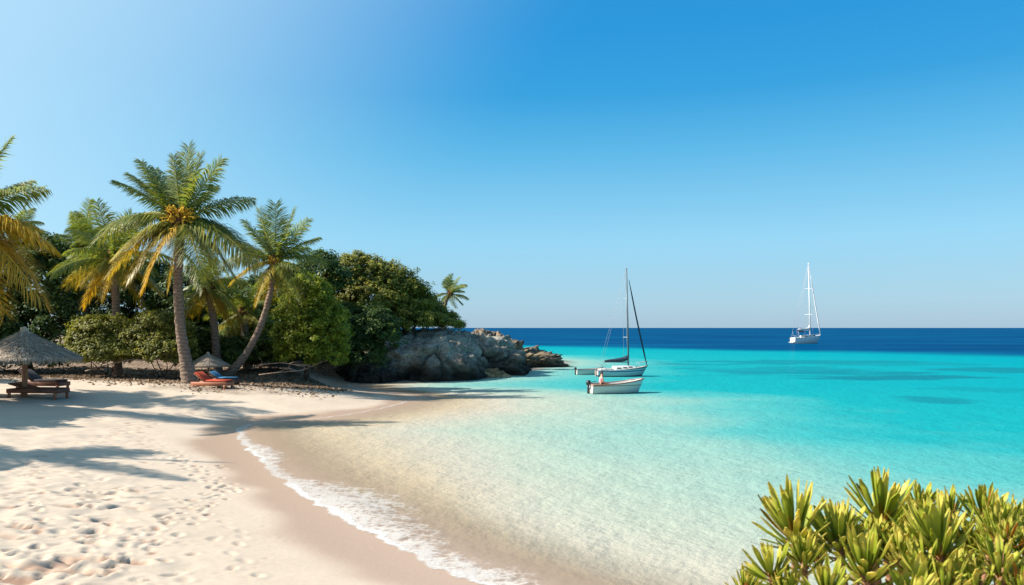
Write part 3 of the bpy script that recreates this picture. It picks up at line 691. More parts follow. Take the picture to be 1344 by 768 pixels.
lx, ly = lx[ok], ly[ok]; m = len(lx); lz = height(lx, ly)+.03
pos = np.stack((lx, ly, lz), -1); nr = norm(np.array((0, 0, 1.))+r.normal(0, .45, (m, 3))); a = norm(np.cross(nr, r.normal(0, 1, (m, 3)))); b = np.cross(nr, a); s = r.uniform(.05, .14, (m, 1))
i = np.arange(m)[:, None]*4
mb.add(np.stack((pos-a*s, pos+b*s*.4, pos+a*s, pos-b*s*.4), 1).reshape(-1, 3), np.hstack((i, i+1, i+2, i+3)), tint=np.repeat(r.random(m), 4))
tag(mb.build('leaf_litter', M['leaf_dry'], smooth=False), 'brown fallen leaves scattered under the trees', 'leaf litter', kind='stuff')

# ------------------------------------------------------------------ parasols and loungers
t = NT('thatch'); c = t.ramp(t.attr('tint'), [(0, (.16, .12, .09)), (.5, (.40, .32, .245)), (1, (.64, .55, .44))])
M['thatch'] = t.done(t.bsdf(c, .9, t.bump(t.noise(t.coord(), 30, 4), .5, .02), .15))
M['pole'] = simple('parasol_pole', (.30, .155, .085), .7, .25, 5, .25, .3, stretch=(3, 3, .4))
M['wood'] = simple('lounger_wood', (.15, .062, .038), .55, .3, 6, .35, .2, stretch=(.5, 4, 4))
M['wood_end'] = simple('lounger_red_wood', (.33, .12, .06), .55, .25, 6, .35, .2, stretch=(4, .5, 4))
M['cush_dark'] = simple('dark_cushion', (.05, .045, .05), .8, .2, 8, .2, .2)
M['cush_red'] = simple('red_cushion', (.42, .06, .028), .8, .15, 8, .2, .2)
M['cush_blue'] = simple('blue_towel', (.05, .15, .27), .85, .15, 10, .1, .3)
M['cush_grey'] = simple('grey_blue_towel', (.26, .34, .40), .85, .15, 10, .1, .3)
def parasol(label, base, R, h, rim, seed, pr=.09, n=5200, slope=.42):
    r = np.random.default_rng(seed)
    o = thing('thatched_parasol', base, label, 'parasol', 'thatched parasols on the sand')
    v, f = tube(np.array(((0, 0, -.2), (.02, 0, h*.4), (0, 0, h-.1))), (pr*1.1, pr, pr*.8), 12); MB().add(v, f).build('pole', M['pole'], o, True)
    prof = lambda q: (R*q, h-(h-rim)*(q**.86*.93+.07*q**3))
    qs = np.linspace(.02, 1, 26); pts = [prof(q) for q in qs]; pts += [(R*.985, rim-.10), (R*.93, rim-.04)]+[(R*q*.96, prof(q)[1]-.10) for q in np.linspace(.9, .05, 12)]
    v, f = lathe(pts, 48); v += r.normal(0, .012*R/2, v.shape)
    mb = MB().add(v, f, tint=.3)
    # straw lying down the slope in overlapping courses
    q = r.random(n)**.6; az = r.uniform(0, 2*PI, n); ln = r.uniform(.10, .22, n)*R/2*1.3
    q2 = np.minimum(q+ln/R, 1.03)
    def pt(q, a, lift):
        qq = np.minimum(q, 1.); rad = R*q; z = h-(h-rim)*(qq**.86*.93+.07*qq**3)-np.maximum(q-1, 0)*R*1.5
        return np.stack((rad*np.cos(a), rad*np.sin(a), z+lift), -1)
    da = (.016*R/2)/np.maximum(R*q, .12)
    a2 = az+r.normal(0, .03, n); lf = r.uniform(.01, .085, n)*R/2
    v = np.stack((pt(q, az-da, .015+0*q), pt(q, az+da, .015+0*q), pt(q2, a2+da*.5, lf), pt(q2, a2-da*.5, lf)), 1)
    i = np.arange(n)[:, None]*4; ti = np.clip(r.normal(.5, .22, n), 0, 1)
    mb.add(v.reshape(-1, 3), np.hstack((i, i+1, i+2, i+3)), tint=np.repeat(ti, 4))
    m = int(n*.3); az = r.uniform(0, 2*PI, m); l = r.uniform(.08, .24, m)*R/2; rr = R*r.uniform(.93, 1.02, m); w = .014*R/2   # hanging fringe
    cs, sn = np.cos(az), np.sin(az); z0 = rim+.02+0*l
    v = np.stack((np.stack((rr*cs-sn*w, rr*sn+cs*w, z0), -1), np.stack((rr*cs+sn*w, rr*sn-cs*w, z0), -1), np.stack(((rr+.03)*cs+sn*w*.4, (rr+.03)*sn-cs*w*.4, z0-l), -1), np.stack(((rr+.03)*cs-sn*w*.4, (rr+.03)*sn+cs*w*.4, z0-l), -1)), 1)
    i = np.arange(m)[:, None]*4; mb.add(v.reshape(-1, 3), np.hstack((i, i+1, i+2, i+3)), tint=np.repeat(np.clip(r.normal(.42, .2, m), 0, 1), 4))
    th = mb.build('thatch', M['thatch'], o, True, smooth=False)
    v, f = lathe([(.17*R/2, h-.10*R/2), (.12*R/2, h+.02), (.05*R/2, h+.09*R/2), (.0, h+.11*R/2)], 12); MB().add(v, f, tint=.55).build('cap', M['thatch'], th, True)
    for k in range(8):
        a = k*PI/4+.2; e = prof(.93)
        v, f = tube(np.array(((pr*.6*math.cos(a), pr*.6*math.sin(a), h-.22), (e[0]*math.cos(a), e[0]*math.sin(a), e[1]-.13))), .025, 6); MB().add(v, f).build('rib', M['pole'], o, True)
    return o
b = G(32, 521); k = b[1]/F
parasol('large thatched parasol on a thick pole at the left edge', b, 66*k, 89*k, 51*k, 1, .105)
b2 = G(273, 499); k2 = b2[1]/F
parasol('small thatched parasol between the tallest palm and the leaning palm', b2, 27*k2, 36*k2, 20*k2, 2, .05, 2600)

def lounger(name, label, loc, rotz, back_deg, cushion, L=2.05, W=.68, H=.34, frame='wood', group='sun loungers on the sand', cover_all=True, towel=None):
    """head at -x, foot at +x"""
    o = thing(name, loc, label, 'sun lounger', group, rotz)
    hinge = -L*.12
    mb = MB()
    for s in (-1, 1): mb.add(*box(0, s*(W/2-.03), H-.09, L, .055, .18))
    mb.add(*box(L/2-.025, 0, H-.09, .048, W-.116, .177)); mb.add(*box(-L/2+.025, 0, H-.09, .048, W-.116, .177))
    mb.build('frame', M[frame], o, True, smooth=False)
    for sx in (-1, 1):
        for sy in (-1, 1):
            MB().add(*box(sx*(L/2-.12), sy*(W/2-.035), (H-.13)/2-.03, .11, .075, H-.07)).build('leg', M['wood_end'], o, True, smooth=False)
    mb = MB(); x = hinge+.05
    while x < L/2-.08: mb.add(*box(x, 0, H+.015, .075, W-.02, .026)); x += .095
    mb.build('slatted_seat', M[frame], o, True, smooth=False)
    a = math.radians(back_deg); bl = L/2+hinge-.02
    R = np.array(((math.cos(a), 0, math.sin(a)), (0, 1, 0), (-math.sin(a), 0, math.cos(a))))
    rot = lambda v: (v@np.array(((math.cos(a), 0, -math.sin(a)), (0, 1, 0), (math.sin(a), 0, math.cos(a)))))+np.array((hinge, 0, H+.02))
    mb = MB(); x = .05
    while x < bl: v, f = box(-x, 0, 0, .075, W-.02, .026); mb.add(rot(v), f); x += .095
    for s in (-1, 1): v, f = box(-bl/2, s*(W/2-.09), -.035, bl, .04, .04); mb.add(rot(v), f)
    bk = mb.build('backrest', M[frame], o, True, smooth=False)
    if back_deg > 5:
        v, f = tube(np.array(((hinge-bl*.75*math.cos(a), 0, H+.0+bl*.75*math.sin(a)), (hinge-bl*.95, 0, H-.08))), .02, 6); MB().add(v, f).build('prop', M[frame], o, True)
    if cushion:
        mb = MB(); v, f = box(-bl/2, 0, .058, bl-.02, W-.06, .075, .03); mb.add(rot(v), f)
        if cover_all: mb.add(*box((hinge+L/2)/2-.02, 0, H+.072, L/2-hinge-.1, W-.06, .07, .03))
        mb.build('cushion', M[cushion], o, True)
    if towel:
        mb = MB(); v, f = box(-bl*.45, 0, .105, bl*.8, W+.03, .02, .008); mb.add(rot(v), f)
        for s in (-1, 1): v, f = box(-bl*.45, s*(W/2+.02), .01, bl*.8, .015, .2, .006); mb.add(rot(v), f)
        mb.build('cover', M[towel], o, True)
    return o
lounger('sun_lounger', 'dark wooden lounger with charcoal cushion in front of the large parasol pole', G(55, 521)+np.array((0, -.25, 0)), -.13, 14, None, 2.35, .78, .38)
lounger('sun_lounger', 'dark wooden lounger with raised black cushioned back behind the parasol pole', G(50, 514)+np.array((0, .35, 0)), -.13, 36, 'cush_dark', 2.2, .72, .42)
lounger('sun_lounger', 'lounger with a grey blue towel over its back at the left edge', G(8, 520)+np.array((-1.45, -.35, 0)), 3.05, 38, None, 2.0, .7, .36, towel='cush_grey')
lounger('sun_lounger', 'red orange cushioned lounger at the foot of the tallest palm', G(279, 508), -.20, 36, 'cush_red', 2.0, .72, .26, 'wood_end')
lounger('sun_lounger', 'blue covered lounger just behind the red orange one', G(291, 504)+np.array((0, .25, 0)), -.20, 34, 'cush_blue', 1.7, .62, .25)

# ------------------------------------------------------------------ boats
t = NT('sail_hull'); z = t.n('ShaderNodeSeparateXYZ'); t.l(t.coord(), z.inputs[0])
sp_ = t.math('SUBTRACT', z.outputs['Z'], t.math('MULTIPLY', t.math('POWER', t.math('ABSOLUTE', t.math('ADD', z.outputs['X'], .4)), 2.), .022))
c = t.ramp(t.math('DIVIDE', t.math('ADD', sp_, .2), 1.2), [(0, (0.041, 0.082, 0.0984)), (.23, (0.4264, 0.4756, 0.4756)), (.40, (0.492, 0.5084, 0.492)), (.475, (0.041, 0.1066, 0.246)), (.555, (0.5412, 0.5412, 0.5166)), (.62, (0.1804, 0.164, 0.1558))], 'CONSTANT')
c = t.mix(t.math('MULTIPLY', t.noise(t.mapping(t.coord(), (1, 1, .3)), 4, 5), .25), c, (.34, .36, .34))
M['sail_hull'] = t.done(t.bsdf(c, .35, None, .5))
t = NT('dinghy_hull'); z = t.n('ShaderNodeSeparateXYZ'); t.l(t.coord(), z.inputs[0])
c = t.ramp(t.math('ADD', z.outputs['Z'], .3), [(0, (0.051, 0.0765, 0.068)), (.33, (0.527, 0.5355, 0.493)), (.74, (0.289, 0.17, 0.1105)), (.80, (0.612, 0.595, 0.544))], 'CONSTANT')
c = t.mix(t.math('MULTIPLY', t.noise(t.mapping(t.coord(), (1, 1, .3)), 5, 5), .2), c, (.42, .40, .36))
M['dinghy_hull'] = t.done(t.bsdf(c, .35, None, .5))
M['gel'] = simple('white_gelcoat', (0.624, 0.616, 0.584), .3, .05, 3, .5)
M['deck'] = simple('cream_deck', (0.496, 0.464, 0.4), .6, .1, 6, .3)
M['floor'] = simple('boat_floor', (.55, .42, .32), .6, .15, 6, .3)
M['alu'] = simple('aluminium_mast', (.58, .60, .62), .35, .06, 3, .5, metal=.3)
M['white_alu'] = simple('white_mast', (0.64, 0.64, 0.632), .4, .04, 3, .4)
M['grey_alu'] = simple('grey_mast', (.10, .12, .14), .4, .08, 3, .4)
M['canvas'] = simple('dark_canvas', (.035, .05, .07), .85, .2, 8, .15, .3)
M['canvas_w'] = simple('white_canvas', (0.624, 0.616, 0.592), .8, .06, 8, .15, .3)
M['glass'] = simple('smoked_glass', (.02, .03, .04), .08, .1, 3, .6)
M['steel'] = simple('steel_wire', (.36, .38, .40), .6, .05, 3, .2)
M['black'] = simple('outboard_black', (.025, .025, .028), .35, .1, 6, .5)
M['red_trim'] = simple('red_brown_trim', (.26, .11, .07), .5, .15, 6, .3)
def hull_pts(L, B, sheer, keel, rake, nt=36, ns=12, stern=.78, shrink=0., full=.55):
    """stations from stern (-x) to bow (+x)"""
    tt = np.linspace(0, 1, nt); out = []
    for t_ in tt:
        if t_ < .42: b = stern+(1-stern)*math.sin(t_/.42*PI/2)
        else: b = max(0., math.cos((t_-.42)/.58*PI/2))**.62
        b = max(b*B/2-shrink, .004)
        s = sheer(t_); k = keel(t_)
        row = []
        for q in np.linspace(0, 1, ns):
            a = q*PI/2
            y = b*math.cos(a)**full; z_ = s-(s-k)*math.sin(a)**1.25
            x = -L/2+L*t_+rake*((z_-k)/(s-k+1e-6)-1)*t_**4
            row.append((x, y, z_))
        row = [(x, -y, z_) for x, y, z_ in row][:-1]+[row[-1]]+row[:-1][::-1]
        out.append(row)
    return np.array(out)
def add_hull(mb, pts, close_stern=True):
    nt, ns = pts.shape[:2]
    f = [grid_faces(nt, ns)]
    if close_stern: f.append(np.arange(ns)[None, ::-1])
    mb.add(pts.reshape(-1, 3), f)
def wire(o, pts, r, mat='steel', name='rigging'):
    mb = MB()
    for seg in pts: v, f = tube(np.array(seg, float), r, 5); mb.add(v, f)
    return mb.build(name, M[mat], o, True)
def rail(mb, pts, h, r=.015):
    pts = np.array(pts); v, f = tube(smooth_path(pts+np.array((0, 0, h)), 20), r, 5); mb.add(v, f)
    for p in pts: v, f = tube(np.array((p, p+np.array((0, 0, h)))), r, 5); mb.add(v, f)
# anchored sailboat: 90 px long, mast top at (821, 352)
bp = G(817, 494); k = bp[1]/F
sb = thing('sailboat', (*bp[:2], 0), 'white sailboat with a blue stripe and dark sail cover, its mast bare', 'sailboat', 'boats at anchor', .10)
L = 69*k; sheer = lambda t_: .50+.36*t_**2; keel = lambda t_: -.28+.24*t_**3+.1*(t_ < .1)*(1-t_*10)
hp = hull_pts(L, 1.75, sheer, keel, .55)
mb = MB(); add_hull(mb, hp); mb.build('hull', M['sail_hull'], sb, True)
d0 = hp[:, 0]; d1 = hp[:, -1]; nn = len(d0)
mb = MB(); dk = np.stack((d0+np.array((0, .02, -.03)), (d0+d1)/2+np.array((0, 0, .02)), d1+np.array((0, -.02, -.03))), 1); mb.add(dk.reshape(-1, 3), grid_faces(nn, 3)); mb.build('deck', M['deck'], sb, True)
cab = MB()
xs = np.linspace(-L*.18, L*.26, 12)
sec = []
for i, x in enumerate(xs):
    q = i/11; w = .52*(1-.35*q); h = .30*(1-q**3*.75)*(1 if i else .98); zb = .50+.36*((x+L/2)/L)**2-.03
    sec.append([(x, -w, zb), (x, -w*.92, zb+h*.8), (x, -w*.6, zb+h), (x, 0, zb+h*1.06), (x, w*.6, zb+h), (x, w*.92, zb+h*.8), (x, w, zb)])
sec = np.array(sec); cab.add(sec.reshape(-1, 3), [grid_faces(12, 7), np.arange(7)[None, :], (np.arange(7)[::-1]+77)[None, :]])
cabin = cab.build('cabin', M['gel'], sb, True)
for s in (-1, 1):
    for x in (-.4, .1, .55):
        q = (x+L*.18)/(L*.44); w = .52*(1-.35*q)*.975; zb = .50+.36*((x+L/2)/L)**2
        MB().add(*box(x, s*w, zb+.10, .3, .03, .08)).build('window', M['glass'], cabin, True)
# cockpit coaming, tiller and stern rail
mb = MB()
for s in (-1, 1): mb.add(*box(-L*.32, s*.48, .56, L*.26, .07, .13))
mb.add(*box(-L*.452, 0, .56, .06, .88, .12)); mb.build('cockpit_coaming', M['gel'], sb, True, smooth=False)
mb = MB(); v, f = tube(np.array(((-L*.48, 0, .62), (-L*.36, .05, .74))), .025, 6); mb.add(v, f); mb.add(*box(-L/2-.05, 0, .1, .10, .05, .95)); mb.build('rudder', M['red_trim'], sb, True)
mb = MB(); rail(mb, [(-L*.36, -.66, .5), (-L*.48, -.55, .5), (-L*.48, .55, .5), (-L*.36, .66, .5)], .42); mb.build('stern_rail', M['steel'], sb, True)
mb = MB(); rail(mb, [(L*.30, -.40, .74), (L*.47, -.04, .86), (L*.47, .04, .86), (L*.30, .40, .74)], .30); mb.build('bow_rail', M['steel'], sb, True)
mx = (825-817)*k; mh = (494-352)*k
mast_top = np.array((mx-.16, 0, mh))
v, f = tube(np.array(((mx, 0, .6), (mx-.04, 0, mh*.4), mast_top)), (.07, .068, .05), 8); mast = MB().add(v, f).build('mast', M['grey_alu'], sb, True)
for hz in (.36, .72):
    v, f = tube(np.array(((mx-.28, -.5, mh*hz), (mx-.05, 0, mh*hz+.03), (mx-.28, .5, mh*hz))), .022, 5); MB().add(v, f).build('spreader', M['alu'], mast, True)
boom_e = np.array((mx-2.05, -.05, 1.12)); boom_s = np.array((mx-.06, 0, 1.10))
v, f = tube(np.array((boom_s, boom_e)), .035, 8); boom = MB().add(v, f).build('boom', M['grey_alu'], sb, True)
path = smooth_path((boom_s+np.array((.05, 0, .48)), boom_s+np.array((-.22, 0, .26)), boom_s+np.array((-.9, 0, .16)), boom_e+np.array((.15, 0, .09))), 14)
v, f = tube(path, np.interp(np.linspace(0, 1, 14), (0, .2, .6, 1), (.10, .20, .16, .07)), 10); MB().add(v, f).build('sail_cover', M['canvas'], boom, True)
bow = np.array((L/2-.12, 0, .88))
path = np.array((bow, bow*.5+mast_top*.5+np.array((0, 0, -.15)), mast_top*.88+bow*.12)); v, f = tube(smooth_path(path, 10), np.interp(np.linspace(0, 1, 10), (0, .15, .8, 1), (.03, .07, .05, .02)), 8)
MB().add(v, f).build('furled_jib', M['canvas'], sb, True)
wire(sb, [(mast_top, (-L/2+.1, 0, .55)), (mast_top, (mx-.28, -.5, mh*.72), (mx-.28, -.5, mh*.36), (mx-.15, -.72, .6)), (mast_top, (mx-.28, .5, mh*.72), (mx-.28, .5, mh*.36), (mx-.15, .72, .6)), (boom_e, mast_top)], .008)
# small motorboat with an outboard: 75 px long
bp = G(810, 516); k = bp[1]/F
mbt = thing('motorboat', (*bp[:2], 0), 'small open white motorboat carrying a seated person in pink', 'motorboat', 'boats at anchor', .22)
L = 76*k*.98; sheer = lambda t_: .52+.30*t_**2.2; keel = lambda t_: -.16+.16*t_**3
hp = hull_pts(L, 1.35, sheer, keel, .35, stern=.85); hi_ = hull_pts(L-.16, 1.35, lambda t_: sheer(t_)+.002, lambda t_: .12+.25*t_**3, .3, stern=.85, shrink=.07)
mb = MB(); add_hull(mb, hp); hull = mb.build('hull', M['dinghy_hull'], mbt, True)
mb = MB(); add_hull(mb, hi_[:, ::-1]); mb.build('inner_hull', M['gel'], mbt, True)
mb = MB()
for e in (0, -1):
    v, f = tube(hp[:, e]+np.array((0, 0, .012)), .034, 6); mb.add(v, f)
v, f = tube(np.array((hp[0, 0], hp[0, -1]))+np.array((.03, 0, .01)), .036, 6); mb.add(v, f); mb.build('gunwale', M['red_trim'], mbt, True)
for x, w in ((-L*.30, 1.05), (-.05, 1.16), (L*.24, .86)):
    MB().add(*box(x, 0, .40, .26, w, .04)).build('thwart', M['floor'], mbt, True, smooth=False)
MB().add(*box(L*.33, 0, .56, .42, .5, .03)).build('foredeck', M['gel'], mbt, True, smooth=False)
mb = MB(); mb.add(*box(-L/2-.10, 0, .62, .26, .24, .30, .06)); mo = mb.build('outboard_motor', M['black'], mbt, True, smooth=False)
MB().add(*box(-L/2-.10, 0, .16, .13, .09, .62)).build('motor_leg', M['black'], mo, True, smooth=False)
v, f = tube(np.array(((-L/2+.02, 0, .64), (-L/2+.42, .08, .70))), .02, 6); MB().add(v, f).build('tiller', M['black'], mo, True)
MB().add(*box(-L/2-.045, 0, .42, .06, .3, .2)).build('motor_bracket', M['steel'], mbt, True, smooth=False)
mb = MB(); rail(mb, [(L*.22, -.33, .60), (L*.40, -.10, .69), (L*.40, .10, .69), (L*.22, .33, .60)], .14, .012); mb.build('bow_rail', M['steel'], mbt, True)
# small tender lying behind the sailboat's stern
D = 61.5
td = thing('tender', (*P(774, 492, D)[:2], 0), 'small grey white tender lying left of the sailboat, partly behind its stern', 'dinghy', 'boats at anchor', .12)
L = 36*D/F; sheer = lambda t_: .40+.14*t_**2; keel = lambda t_: -.14+.12*t_**3
hp = hull_pts(L, 1.05, sheer, keel, .25, stern=.85, nt=24); hi_ = hull_pts(L-.12, 1.05, lambda t_: sheer(t_)+.002, lambda t_: .12+.2*t_**3, .2, stern=.85, shrink=.06, nt=24)
mb = MB(); add_hull(mb, hp); mb.build('hull', M['dinghy_hull'], td, True)
mb = MB(); add_hull(mb, hi_[:, ::-1]); mb.build('inner_hull', M['deck'], td, True)
mb = MB()
for e in (0, -1): v, f = tube(hp[:, e]+np.array((0, 0, .01)), .03, 6); mb.add(v, f)
v, f = tube(np.array((hp[0, 0], hp[0, -1]))+np.array((.03, 0, .01)), .03, 6); mb.add(v, f); mb.build('gunwale', M['grey_alu'], td, True)
for x, w in ((-L*.22, .8), (L*.14, .72)): MB().add(*box(x, 0, .32, .2, w, .035)).build('thwart', M['floor'], td, True, smooth=False)
mb = MB(); mb.add(*box(-L/2-.07, 0, .50, .2, .18, .24, .05)); mo = mb.build('outboard_motor', M['black'], td, True, smooth=False)
MB().add(*box(-L/2-.07, 0, .12, .1, .07, .5)).build('motor_leg', M['black'], mo, True, smooth=False)
# moored yacht far out
bp = P(1059, 451, CZ*F/21.); k = bp[1]/F
yt = thing('yacht', (*bp[:2], 0), 'large white yacht far out on the deep blue water with sails furled', 'yacht', 'boats at anchor', .42)
L = 8.9; sheer = lambda t_: 1.45+.65*t_**2; keel = lambda t_: -.35+.3*t_**3
hp = hull_pts(L, 2.8, sheer, keel, 1.3, stern=.62)
mb = MB(); add_hull(mb, hp); mb.build('hull', M['gel'], yt, True)
nn = len(hp); mb = MB(); mb.add(np.stack((hp[:, 0]+np.array((0, .03, -.05)), (hp[:, 0]+hp[:, -1])/2+np.array((0, 0, .05)), hp[:, -1]+np.array((0, -.03, -.05))), 1).reshape(-1, 3), grid_faces(nn, 3)); mb.build('deck', M['gel'], yt, True)
xs = np.linspace(-L*.16, L*.27, 12); sec = []
for i, x in enumerate(xs):
    q = i/11; w = .9*(1-.4*q); h = .5*(1-q**2.5*.8); zb = 1.42+.62*((x+L/2)/L)**2
    sec.append([(x, -w, zb), (x, -w*.92, zb+h*.75), (x, -w*.6, zb+h), (x, 0, zb+h*1.06), (x, w*.6, zb+h), (x, w*.92, zb+h*.75), (x, w, zb)])
sec = np.array(sec); cabin = MB().add(sec.reshape(-1, 3), [grid_faces(12, 7), np.arange(7)[None, :], (np.arange(7)[::-1]+77)[None, :]]).build('cabin', M['gel'], yt, True)
for s in (-1, 1):
    for x in (-1., .3, 1.62):
        q = (x+L*.16)/(L*.43); w = .9*(1-.4*q)*.965; zb = 1.42+.62*((x+L/2)/L)**2
        MB().add(*box(x, s*w, zb+.26, .8, .08, .2)).build('window', M['glass'], cabin, True)
mb = MB()
for i, (x, z0) in enumerate(((-3.5, 3.0), (-2.7, 3.15), (-1.9, 3.1), (-1.3, 2.75))): mb.add(np.array([(x, y, z0-.12*abs(y)**2) for y in np.linspace(-.95, .95, 9)]), np.empty((0, 4), int))
mb.f.append(grid_faces(4, 9)); bim = mb.build('bimini', M['canvas'], yt, True)
for x, z0 in ((-3.5, 3.), (-1.9, 3.1)):
    for s in (-1, 1): v, f = tube(np.array(((x+.3, s*.95, 1.25), (x, s*.93, z0-.17))), .03, 5); MB().add(v, f).build('bimini_post', M['steel'], bim, True)
mb = MB()
rail(mb, [(-2.7, -1.05, 1.3), (-4.0, -.82, 1.3), (-4.0, .82, 1.3), (-2.7, 1.05, 1.3)], .55, .018); rail(mb, [(2.4, -.8, 1.62), (4.0, -.08, 1.8), (4.0, .08, 1.8), (2.4, .8, 1.62)], .5, .018)
mb.build('guard_rail', M['steel'], yt, True)
MB().add(*box(-L/2-.25, 0, .35, .6, 1.4, .12)).build('swim_platform', M['gel'], yt, True, smooth=False)
mh = (451-345)*k; mx = 1.0; mt = np.array((mx-.5, 0, mh))
v, f = tube(np.array(((mx, 0, 1.5), (mx-.15, 0, mh*.5), mt)), (.15, .14, .10), 8); mast = MB().add(v, f).build('mast', M['white_alu'], yt, True)
for hz in (.36, .68):
    v, f = tube(np.array(((mx-.5, -1.15, mh*hz), (mx-.2, 0, mh*hz+.05), (mx-.5, 1.15, mh*hz))), .05, 5); MB().add(v, f).build('spreader', M['white_alu'], mast, True)
bs, be = np.array((mx-.15, 0, 3.1)), np.array((mx-3.9, -.1, 3.35))
v, f = tube(np.array((bs, be)), .09, 8); boom = MB().add(v, f).build('boom', M['white_alu'], yt, True)
path = smooth_path((bs+np.array((0, 0, 1.3)), bs+np.array((-.3, 0, .5)), bs+np.array((-2, 0, .34)), be+np.array((.3, 0, .15))), 14); v, f = tube(path, np.interp(np.linspace(0, 1, 14), (0, .25, .7, 1), (.10, .26, .22, .1)), 10); MB().add(v, f).build('sail_cover', M['canvas_w'], boom, True)
bow = np.array((L/2-.1, 0, 1.85)); path = np.array((bow, bow*.5+mt*.5+np.array((0, 0, -.3)), mt*.82+bow*.18)); v, f = tube(smooth_path(path, 10), np.interp(np.linspace(0, 1, 10), (0, .15, .8, 1), (.06, .14, .10, .04)), 8); MB().add(v, f).build('furled_jib', M['canvas_w'], yt, True)
wire(yt, [(mt, (-L/2+.2, -.7, 1.35)), (mt, (-L/2+.2, .7, 1.35)), (mt, bow), (mt, (mx-.5, -1.15, mh*.68), (mx-.5, -1.15, mh*.36), (mx-.3, -1.3, 1.75)), (mt, (mx-.5, 1.15, mh*.68), (mx-.5, 1.15, mh*.36), (mx-.3, 1.3, 1.75))], .028)

# ------------------------------------------------------------------ the person in the motorboat
M['skin'] = simple('skin', (.55, .30, .20), .55, .06, 8, .3)
M['pink'] = simple('pink_shirt', (.74, .33, .36), .8, .1, 10, .15, .2)
M['shorts'] = simple('brown_shorts', (.12, .06, .045), .85, .15, 10, .15)
M['hair'] = simple('dark_hair', (.03, .022, .018), .6, .2, 20, .3)
def grow(name, verts, edges, rad, mat, parent, sub=1):
    """one continuous surface grown round a skeleton, then frozen to a mesh"""
    bm = bmesh.new(); lay = bm.verts.layers.skin.verify()
    vs = [bm.verts.new([float(c) for c in v]) for v in verts]
    for v, r_ in zip(vs, rad): v[lay].radius = (r_, r_) if not isinstance(r_, tuple) else r_
    vs[0][lay].use_root = True
    for a, b in edges: bm.edges.new((vs[a], vs[b]))
    me = bpy.data.meshes.new(name+'_skeleton'); bm.to_mesh(me); bm.free()
    tmp = bpy.data.objects.new(name+'_skeleton', me); C.objects.link(tmp)
    sk = tmp.modifiers.new('skin', 'SKIN'); sk.use_smooth_shade = True
    ss = tmp.modifiers.new('sub', 'SUBSURF'); ss.levels = sub; ss.render_levels = sub
    dg = bpy.context.evaluated_depsgraph_get(); dg.update()
    m2 = bpy.data.meshes.new_from_object(tmp.evaluated_get(dg)); m2.name = name
    bpy.data.objects.remove(tmp); bpy.data.meshes.remove(me)
    m2.materials.clear(); m2.materials.append(mat)
    o = bpy.data.objects.new(name, m2); C.objects.link(o); o.parent = parent
    return o
def person(loc, rz):
    o = thing('person', loc, 'person in a pink shirt sitting at the stern of the motorboat', 'person', None, rz)
    # seat level at z=0, facing +x
    V = [(0, 0, .08), (0, 0, .22), (.02, 0, .40), (.03, 0, .50), (.04, 0, .58), (.055, 0, .66), (.06, 0, .76)]; Rr = [.12, .12, .135, .10, .055, .085, .075]
    E = [(i, i+1) for i in range(6)]
    V.append((.145, 0, .665)); Rr.append(.018); E.append((5, 7))                                  # nose
    for s in (-1, 1):
        n = len(V); V += [(.045, s*.095, .67)]; Rr += [.018]; E += [(5, n)]                       # ear
        n = len(V)
        V += [(.02, s*.17, .47), (.10, s*.22, .24), (.30, s*.16, .16), (.37, s*.14, .15)]; Rr += [.06, .045, .034, .036]
        E += [(3, n), (n, n+1), (n+1, n+2), (n+2, n+3)]
        h = n+3
        for q in range(4):
            m = len(V); y = s*(.14+.022*(q-1.5)); l = (.05, .06, .055, .042)[q]
            V += [(.41, y, .145), (.41+l*.6, y, .12), (.40+l*.7, y, .085)]; Rr += [.010, .009, .008]; E += [(h, m), (m, m+1), (m+1, m+2)]
        m = len(V); V += [(.375, s*.09, .135), (.405, s*.07, .115)]; Rr += [.011, .009]; E += [(h, m), (m, m+1)]
        n = len(V)
        V += [(.05, s*.10, .05), (.42, s*.13, .09), (.46, s*.12, -.16), (.45, s*.12, -.235), (.57, s*.13, -.25)]; Rr += [.09, .065, .045, .035, .03]
        E += [(0, n), (n, n+1), (n+1, n+2), (n+2, n+3), (n+3, n+4)]
    grow('body', V, E, Rr, M['skin'], o)
    sv = [(0, 0, .12), (0, 0, .24), (.02, 0, .40), (.03, 0, .50)]; sr = [.135, .14, .15, .115]; se = [(0, 1), (1, 2), (2, 3)]
    for s in (-1, 1): n = len(sv); sv += [(.02, s*.17, .47), (.06, s*.20, .34)]; sr += [.075, .065]; se += [(3, n), (n, n+1)]
    grow('shirt', sv, se, sr, M['pink'], o)
    pv = [(0, 0, .08)]; pr_ = [.13]; pe = []
    for s in (-1, 1): n = len(pv); pv += [(.05, s*.10, .055), (.30, s*.125, .085)]; pr_ += [.105, .088]; pe += [(0, n), (n, n+1)]
    grow('shorts', pv, pe, pr_, M['shorts'], o)
    d, f = ICO[3]; q = d*np.array((.105, .095, .11)); keep = ~((d[:, 0] > .45) & (d[:, 2] < .45)); q = q*(1+.05*vnoise(d[:, 0]*6, d[:, 1]*6, d[:, 2]*6, 4))[:, None]
    q = np.where((d[:, 2] < -.3)[:, None], q*np.array((.8, .8, 1.)), q)
    MB().add(q+np.array((.045, 0, .735)), f[keep[f].all(1)]).build('hair', M['hair'], o, True)
    d2, f2 = ICO[3]
    for s in (-1, 1): MB().add(d2*.012+np.array((.135, s*.035, .70)), f2).build('eye', M['hair'], o, True)
    MB().add(d2*np.array((.008, .028, .008))+np.array((.133, 0, .615)), f2).build('mouth', M['red_trim'], o, True)
    return o
def in_boat(o, x, y, z):
    a = o.rotation_euler.z; return (o.location.x+x*math.cos(a)-y*math.sin(a), o.location.y+x*math.sin(a)+y*math.cos(a), o.location.z+z)
BL = 76*mbt.location.y/F*.98
